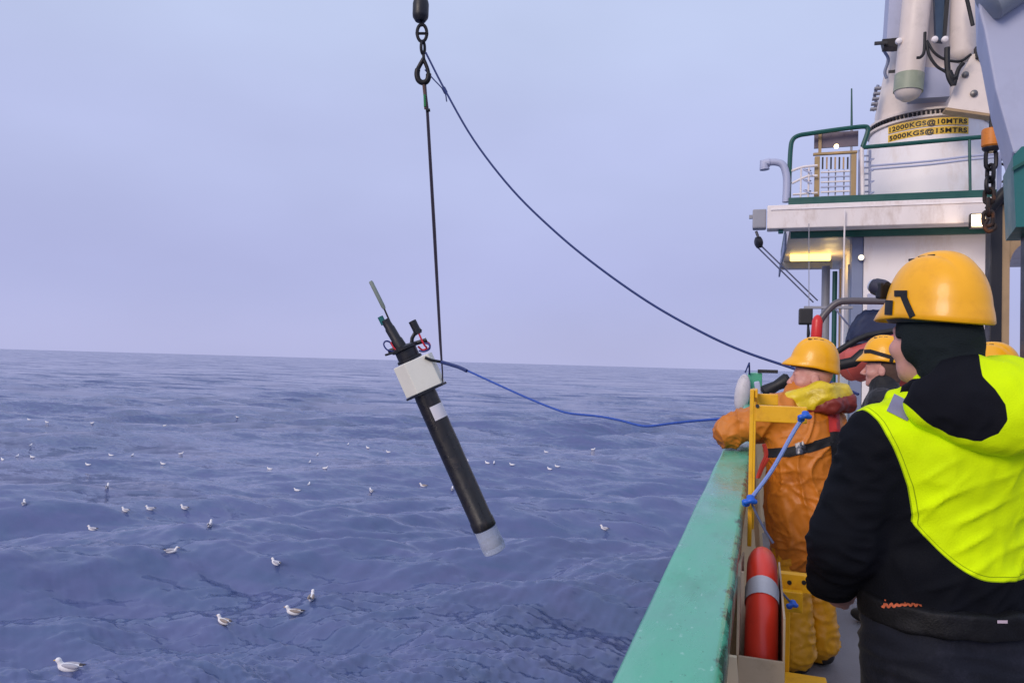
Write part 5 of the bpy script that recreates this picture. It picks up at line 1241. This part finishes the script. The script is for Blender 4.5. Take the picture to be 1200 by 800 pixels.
def world_px(o, v):
    M_ = np.array(ROOTM[o.name]); w = v@M_[:3, :3].T+M_[:3, 3]-CAMP; d = w@CF
    return np.stack([600+FPX*(w@CR)/d, 400-FPX*(w@CU)/d], 1)
def lining1(v):
    # outline of the turned-out lining, in metres on the hood's own back plane (seen square on)
    q = world_px(man1, v)
    sd = poly_sd(q, [(1098, 408), (1118, 404), (1146, 414), (1152, 440), (1166, 456), (1178, 474), (1180, 492), (1170, 508), (1150, 516), (1122, 513), (1094, 500), (1070, 480), (1052, 466), (1056, 452), (1070, 432), (1084, 416)])*0.0022
    return np.where(v[:, 1] < 0.06, sd, -0.05)
def trim1(v):
    pth = [(-0.06, -0.115, 1.615), (-0.135, -0.045, 1.585), (-0.165, 0.03, 1.545), (-0.13, 0.12, 1.50)]
    d = np.full(len(v), 9.0)
    for a, b in zip(pth[:-1], pth[1:]): d = np.minimum(d, prim_d(('cap', a, b, 0.0, 0.0), v))
    return 0.032-d
HM1 = mat_split('hood_cloth', HV, [('lining', lin(18, 19, 26), 0.8)], rough=0.8, fuzz=0.0, spec=0.12)
hw = sines(41, 14, 0.06, 0.2)
blob('hood', HD1, 0.0055, HM1, man1, disp=lambda v: 0.004*(1-np.abs(hw(v)))+0.001*wf2(v)-0.006*np.clip(lining1(v)/0.02, 0, 1), attrs={'lining': lining1})
# helmet, lamp, beanie
hm1, TT, RR = helmet(man1, J1['head'], Rh1, 1.03, 0.0)
BN = [(('ell', J1['head']+Rh1@V((0, -0.014, 0.03)), (0.087, 0.108, 0.10), Rh1), 'u', 0.0), (('cap', J1['head']+Rh1@V((0, -0.045, -0.03)), J1['head']+Rh1@V((0, -0.055, -0.06)), 0.080, 0.076), 'u', 0.03),
      (('ell', J1['head']+Rh1@V((-0.06, -0.0, -0.01)), (0.034, 0.05, 0.05), Rh1), 'u', 0.02), (('ell', J1['head']+Rh1@V((0.06, -0.0, -0.01)), (0.034, 0.05, 0.05), Rh1), 'u', 0.02),
      (('box', J1['head']+Rh1@V((0, 0.135, -0.12)), (0.2, 0.12, 0.12), Rh1, 0.01), 's', 0.01)]
blob('beanie', BN, 0.005, DCLOTH, man1, disp=lambda v: 0.003*(1-np.abs(hw(v*1.3))))
lampR = RR@rotx(0.1)
lr = G(); lr.lathe([(0.023, -0.012), (0.025, 0.0), (0.023, 0.020), (0.018, 0.0235)], TT(-0.048, 0.136, 0.088), RR@V((-0.35, 1, 0.35)), 20); lo1 = lr.obj('headlamp', mat('dark_grey_plastic', lin(48, 46, 62), 0.45), hm1, True, local=True)
lr = G(); lr.box(TT(-0.045, 0.126, 0.080), (0.05, 0.02, 0.045), RR, 0.006); lr.obj('headlamp_mount', BLACK, hm1, local=True)
lr = G(); lr.lathe([(0.019, 0.0), (0.015, 0.006)], TT(-0.0565, 0.1595, 0.0965), RR@V((-0.35, 1, 0.35)), 16); lr.obj('lens', mat('lamp_lens', lin(180, 184, 200), 0.1), hm1, True, local=True)
sh = Surf(man1, hm1)
sh.strap([(1043, 352), (1042, 369)], 9, 'lamp_strap', WEB, hm1, 0.003, 0.003)
sh.strap([(1049, 344), (1064, 344)], 7, 'lamp_strap', WEB, hm1, 0.003, 0.003)
sh.strap([(1059, 345), (1064, 358), (1070, 371)], 7.5, 'lamp_strap', WEB, hm1, 0.003, 0.003)
# shoulder tape, badge, belt lettering
sj = Surf(man1, jk1)
TAPE = mat('grey_reflective_cloth', lin(128, 126, 150), 0.45, var=0.08, bump=0.2, bscale=200)
sj.strap([(1036, 468), (1068, 484)], 22, 'reflective_tape', TAPE, man1, 0.003, 0.003)
sb = Surf(man1, belt1)
BRAND = mat('orange_stitching', lin(190, 92, 56), 0.7, var=0.3, scale=60)
import itertools
pth = [(1034+46*t, 709.5-1.0*t+1.7*math.sin(t*46)*(0.6+0.4*math.sin(9*t))) for t in np.linspace(0, 1, 60)]
sb.strap(pth, 2.6, 'belt_script', BRAND, belt1, 0.002, 0.002, 1)
for x_, y0_, y1_ in ((1036, 703, 712), (1060, 704, 710), (1075, 703, 709)): sb.strap([(x_, y1_), (x_+1.5, y0_)], 2.0, 'belt_script', BRAND, belt1, 0.002, 0.002, 2)
sb.strap([(1168, 728), (1180, 728)], 3.5, 'belt_tag', mat('pale_tag', lin(190, 170, 180), 0.6), belt1, 0.002, 0.002, 3)

# ---- the man in orange oilskins leaning on the rail
p2 = at(946, 560, 4.4); P2Y = 0.95
J2 = stand(1.72, dict(head=(0.03, 0.0, 1.57), neck=(0.01, 0.0, 1.40), shL=(-0.20, 0.04, 1.38), shR=(0.20, 0.04, 1.38), elL=(-0.29, 0.30, 1.255), wrL=(-0.06, 0.42, 1.245), elR=(0.24, 0.33, 1.25), wrR=(0.02, 0.46, 1.24)))
man2, Rh2 = make_person('person in orange oilskins and yellow helmet leaning an arm on the rail', (p2[0], 4.4, 0), P2Y, J2, 0.70, -0.02, 0.0075)
T2 = [(('ell', (0, 0.0, 1.20), (0.265, 0.205, 0.28), None), 'u', 0.0), (('ell', (0, -0.01, 0.85), (0.245, 0.215, 0.44), None), 'u', 0.1), (('cap', (-0.17, 0.03, 1.385), (0.17, 0.03, 1.385), 0.085, 0.085), 'u', 0.06), (('cap', (0, 0.02, 1.40), (0, 0.04, 1.47), 0.10, 0.09), 'u', 0.04)]
A2 = limb(J2, 'L', 0.10, 0.088, 0.07, 0.05)+limb(J2, 'R', 0.10, 0.088, 0.07, 0.05)
cut2 = [(('box', (0, 0, 0.42), (0.6, 0.6, 0.12), None, 0.001), 's', 0.006)]
o3 = sines(53, 8, 0.2, 0.6); o4 = sines(54, 9, 0.13, 0.34); o1 = sines(51, 10, 0.16, 0.5); o2 = sines(52, 18, 0.04, 0.13)
def fold2(v):
    w = v+0.03*np.stack([o3(v), o3(v+5), o3(v-3)], 1)
    return 0.016*np.clip(1-np.abs(o1(w*V((1.3, 1.3, 0.6)))), 0, 1)**2.5+0.007*np.clip(1-np.abs(o4(w*V((0.8, 0.8, 1.6)))), 0, 1)**3+0.004*(1-np.abs(o2(w*V((1, 1, 0.6)))))-0.010
jk2 = blob('oilskin_jacket', T2+A2+cut2, 0.0075, OIL, man2, disp=fold2)
TR2 = [(('ell', (0, -0.01, 0.82), (0.19, 0.16, 0.2), None), 'u', 0.04)]+legs(J2, 0.11, 0.10, 0.10)
blob('oilskin_trousers', TR2, 0.010, OILY, man2, disp=lambda v: 0.010*np.clip(1-np.abs(o4(v*V((0.8, 0.8, 1.5)))), 0, 1)**3+0.004*(1-np.abs(o2(v))))
boots(man2, J2)
HC2z = V((0, 0, 0.0))
HC2 = [(('cap', (-0.13, 0.10, 1.385), (-0.155, -0.02, 1.43), 0.045, 0.055), 'u', 0.03), (('cap', (-0.155, -0.02, 1.43), (-0.06, -0.12, 1.47), 0.058, 0.062), 'u', 0.03), (('cap', (-0.06, -0.12, 1.475), (0.08, -0.12, 1.475), 0.062, 0.06), 'u', 0.03),
       (('cap', (0.08, -0.12, 1.475), (0.15, 0.0, 1.45), 0.06, 0.05), 'u', 0.03), (('cap', (0.15, 0.0, 1.45), (0.10, 0.15, 1.40), 0.05, 0.04), 'u', 0.03), (('cap', (-0.13, 0.10, 1.385), (-0.07, 0.17, 1.37), 0.045, 0.04), 'u', 0.03)]
HC2 = [((p_[0], V(p_[1])+HC2z, V(p_[2])+HC2z, p_[3]*1.08, p_[4]*1.08), o_, k_) for p_, o_, k_ in HC2]
blob('hood', HC2, 0.008, YOIL, man2, disp=lambda v: 0.016*(1-np.abs(o1(v*V((1.3, 1.3, 2.2)))))-0.004)
LJ = mat('burgundy_lifejacket', lin(128, 44, 34), 0.55, var=0.12, bump=0.3, bscale=80)
LC2 = [(('cap', (-0.16, -0.03, 1.415), (-0.06, -0.17, 1.43), 0.034, 0.042), 'u', 0.03), (('cap', (-0.06, -0.17, 1.43), (0.09, -0.17, 1.44), 0.042, 0.046), 'u', 0.03), (('cap', (0.09, -0.17, 1.44), (0.18, -0.02, 1.42), 0.046, 0.04), 'u', 0.03)]
blob('lifejacket_collar', LC2, 0.008, LJ, man2, disp=lambda v: 0.006*(1-np.abs(o2(v))))
hm2, TT, RR = helmet(man2, J2['head'], Rh2, 1.0, 0.17)
sj2 = Surf(man2, jk2)
sj2.strap([(886, 528), (900, 531), (925, 529), (950, 524), (975, 516), (1000, 503)], 11, 'harness_belt', WEB, man2, 0.006, 0.006)
sj2.strap([(977, 506), (979, 535), (978, 560)], 11, 'harness_strap', WEB, man2, 0.007, 0.006)
sj2.strap([(974, 470), (976, 490), (977, 506)], 13, 'shoulder_strap', mat('red_webbing', lin(190, 44, 40), 0.6, var=0.1, bump=0.3, bscale=200), man2, 0.008, 0.006)
sj2.strap([(933, 526), (943, 524)], 12, 'buckle', mat('buckle_steel', lin(90, 90, 96), 0.35, 0.8), man2, 0.011, 0.005)
# ---- the man in the dark jacket further on
p3 = at(1038, 430, 5.4)
J3 = stand(1.77)
man3, Rh3 = make_person('person in dark jacket and yellow helmet with lamp strap, face in profile', (p3[0], 5.4, 0), 1.30, J3, 0.02, 0.0, 0.0068)
T3 = [(('ell', (0, 0, 1.28), (0.22, 0.15, 0.24), None), 'u', 0.03), (('ell', (0, 0, 0.98), (0.205, 0.16, 0.25), None), 'u', 0.06), (('cap', (-0.16, 0, 1.42), (0.16, 0, 1.42), 0.08, 0.08), 'u', 0.05), (('cap', (0, -0.01, 1.46), (0, 0.01, 1.535), 0.09, 0.085), 'u', 0.03), (('box', (0, 0, 0.68), (0.5, 0.5, 0.12), None, 0.001), 's', 0.004)]
blob('jacket', T3+limb(J3, 'L', 0.082, 0.072, 0.055)+limb(J3, 'R', 0.082, 0.072, 0.055), 0.009, BLKCLOTH, man3, disp=fold2 if False else (lambda v: 0.006*(1-np.abs(o2(v)))))
blob('trousers', [(('ell', (0, 0, 0.86), (0.19, 0.15, 0.16), None), 'u', 0.04)]+legs(J3, 0.10, 0.08, 0.075), 0.011, NAVYTR, man3)
boots(man3, J3)
hm3, TT, RR = helmet(man3, J3['head'], Rh3, 1.0, 0.02)
s3 = Surf(man3, hm3)
s3.strap([(1012, 412), (1020, 411.5), (1030, 414.5), (1046, 419)], 4.5, 'lamp_strap', WEB, hm3, 0.003, 0.003)
s3.strap([(1049, 408), (1047, 414), (1044, 424), (1041, 432)], 4.5, 'lamp_strap', WEB, hm3, 0.003, 0.003)
hair3 = [(('ell', J3['head']+Rh3@V((0, -0.03, 0.02)), (0.083, 0.088, 0.088), Rh3), 'u', 0.0), (('cap', J3['head']+Rh3@V((0, -0.05, -0.03)), J3['head']+Rh3@V((0, -0.05, -0.06)), 0.066, 0.058), 'u', 0.02), (('box', J3['head']+Rh3@V((0, 0.115, -0.06)), (0.2, 0.11, 0.14), Rh3, 0.01), 's', 0.006)]
blob('hair', hair3, 0.006, mat('short_brown_hair', lin(92, 70, 60), 0.8, var=0.3, bump=0.8, bscale=200), man3)
# ---- someone hidden behind the nearest man: only a helmet shows past his shoulder
p4 = at(1166, 430, 4.2)
J4 = stand(1.68)
man4, Rh4 = make_person('person mostly hidden behind the nearest man, yellow helmet showing above his right shoulder', (p4[0], 4.2, 0), 0.9, J4, 0.0, 0.0, 0.010)
blob('jacket', [(q[0] if q[0][0] != 'x' else q[0], q[1], q[2]) for q in T3]+limb(J4, 'L', 0.082, 0.072, 0.055)+limb(J4, 'R', 0.082, 0.072, 0.055), 0.012, BLKCLOTH, man4)
blob('trousers', [(('ell', (0, 0, 0.84), (0.19, 0.15, 0.16), None), 'u', 0.04)]+legs(J4, 0.10, 0.08, 0.075), 0.014, NAVYTR, man4)
boots(man4, J4)
helmet(man4, J4['head'], Rh4, 1.0, 0.0)
# ------------------------------------------------------------------ gulls resting on the water
GW = mat('gull_white_feathers', lin(236, 232, 232), 0.7, var=0.06, scale=30, fuzz=0.2)
GG = mat('gull_grey_wing', lin(168, 166, 176), 0.7, var=0.1, scale=30)
GB = mat('gull_mottled_wing', lin(150, 136, 128), 0.7, var=0.35, scale=40)
GD = mat('gull_dark_tip', lin(60, 58, 66), 0.7, var=0.2)
GBK = mat('gull_bill', lin(226, 176, 60), 0.5)
def gull_meshes(near):
    h = 0.011 if near else 0.02
    P_ = [(('ell', (0, 0.0, 0.055), (0.085, 0.20, 0.085), rotx(0.10)), 'u', 0.0), (('cap', (0, 0.13, 0.08), (0, 0.185, 0.175), 0.055, 0.044), 'u', 0.03), (('ell', (0, 0.20, 0.195), (0.046, 0.056, 0.046), None), 'u', 0.02), (('cap', (0, -0.16, 0.08), (0, -0.27, 0.095), 0.04, 0.018), 'u', 0.04)]
    b = blob('gull_body_mesh', P_, h, GW, None); mb = b.data; bpy.data.objects.remove(b)
    ws = []
    for s_ in (-1, 1):
        w = blob('w', [(('ell', (0.052*s_, -0.05, 0.098), (0.042, 0.185, 0.05), rotx(0.04)@rotz(0.10*s_)), 'u', 0.0)], h, GG, None); ws.append(w.data); bpy.data.objects.remove(w)
    g = G(); g.tube([(0, 0.245, 0.19), (0, 0.285, 0.183), (0, 0.298, 0.175)], [0.013, 0.009, 0.003], 6); o_ = g.obj('k', GBK, None, True); mk = o_.data; bpy.data.objects.remove(o_)
    g = G(); g.tube([(0, -0.22, 0.115), (0, -0.31, 0.12), (0, -0.345, 0.118)], [0.030, 0.016, 0.004], 8); o_ = g.obj('t', GD, None, True); mt = o_.data; bpy.data.objects.remove(o_)
    return mb, ws, mk, mt
NEARG = gull_meshes(True); FARG = gull_meshes(False)
def sea_hit(px, py):
    r = ray(px, py); t0 = (SEA+1.6-CAMP[2])/r[2]; t1 = (SEA-1.6-CAMP[2])/r[2]; t = np.linspace(t0, t1, 4000)
    P_ = CAMP+r*t[:, None]; hgt = SEA+sea_h(P_[:, 0], P_[:, 1]); i = int(np.argmax(P_[:, 2] < hgt)); p = P_[i]
    return np.array([p[0], p[1], hgt[i]])
def gull(px, py, head, label, near=True, size=1.0, wing=None, parts=True):
    p = sea_hit(px, py+3); ms = NEARG if near else FARG
    # heading: 0 = facing left in the picture, 90 = away
    left = -CR*1.0; fw = V((CF[0], CF[1], 0)); d = nrm(left*math.cos(math.radians(head))+fw*math.sin(math.radians(head))); yaw = math.atan2(-d[0], d[1])
    r_ = bpy.data.objects.new('gull', None); COL.objects.link(r_); r_.location = Vector(p)+Vector((0, 0, 0.0)); r_.rotation_euler = (0, 0, yaw); r_.scale = (size,)*3; r_.empty_display_size = 0.1
    tag(r_, label, 'gull', 'gulls resting on the sea')
    def ch(n, me):
        o_ = bpy.data.objects.new(n, me); COL.objects.link(o_); o_.parent = r_; return o_
    ch('body', ms[0])
    if parts:
        for w in ms[1]:
            o_ = ch('wing', w)
            if wing is not None: o_.material_slots[0].link = 'OBJECT'; o_.material_slots[0].material = wing
        ch('bill', ms[2]); ch('tail', ms[3])
    return r_
NEAR = [(80, 782, 0, 'nearest gull, white with grey wings, facing left in the lower left corner', 1.0, None), (262, 727, 25, 'mottled brown gull with head drawn in, left of the pair', 0.92, GB),
        (344, 716, 5, 'gull facing left with dark tail, lower of the close pair', 0.95, GB), (365, 699, 85, 'gull seen from behind, upper of the close pair', 0.95, GB),
        (323, 658, 35, 'lone white gull above the close pair', 0.95, None), (201, 644, 170, 'plump white gull low on the water, second row from the bottom left', 0.95, None),
        (108, 618, 10, 'white gull facing left, alone above the dark wave at left', 0.95, None), (246, 613, 80, 'upright white gull seen end on in open water', 1.0, None),
        (28, 588, 60, 'white gull closest to the left edge above the dark wave', 1.0, None), (126, 568, 70, 'white gull just above the row of three', 1.0, None),
        (708, 617, 40, 'single white gull right of the instrument, nearest the green rail', 0.9, None), (435, 573, 60, 'white gull just left of the instrument, left of two', 1.0, None),
        (496, 567, 10, 'gull with dark tail close beside the black tube', 1.0, GB), (530, 571, 90, 'gull half hidden by the black tube', 1.0, None)]
for px, py, hd, lab, sz, wg in NEAR: gull(px, py, hd, lab, True, sz*(0.98 if py > 690 else 0.84), wg)
ROW3 = ['left gull of the row of three below the lone gull', 'middle gull of the row of three', 'right gull of the row of three']
for (px, py), lab in zip(((147, 596), (176, 594), (216, 593)), ROW3): gull(px, py, random.choice((0, 20, 160)), lab, True, 0.78)
FARL = [(103, 542), (130, 531), (155, 531), (191, 541), (212, 529), (36, 519), (38, 533), (20, 532), (3, 536), (34, 489), (55, 492), (108, 493), (193, 496), (278, 486), (431, 522), (455, 527), (363, 539), (381, 546), (316, 547), (362, 565), (348, 572),
        (571, 540), (579, 540), (600, 542), (548, 538), (408, 518), (695, 524), (653, 544), (644, 547), (640, 527), (372, 530)]
for px, py in FARL: gull(px, py, random.choice((0, 30, 150, 180, 90)), 'tiny white gull among the far scattered flock on the water', False, 0.66, None, False)
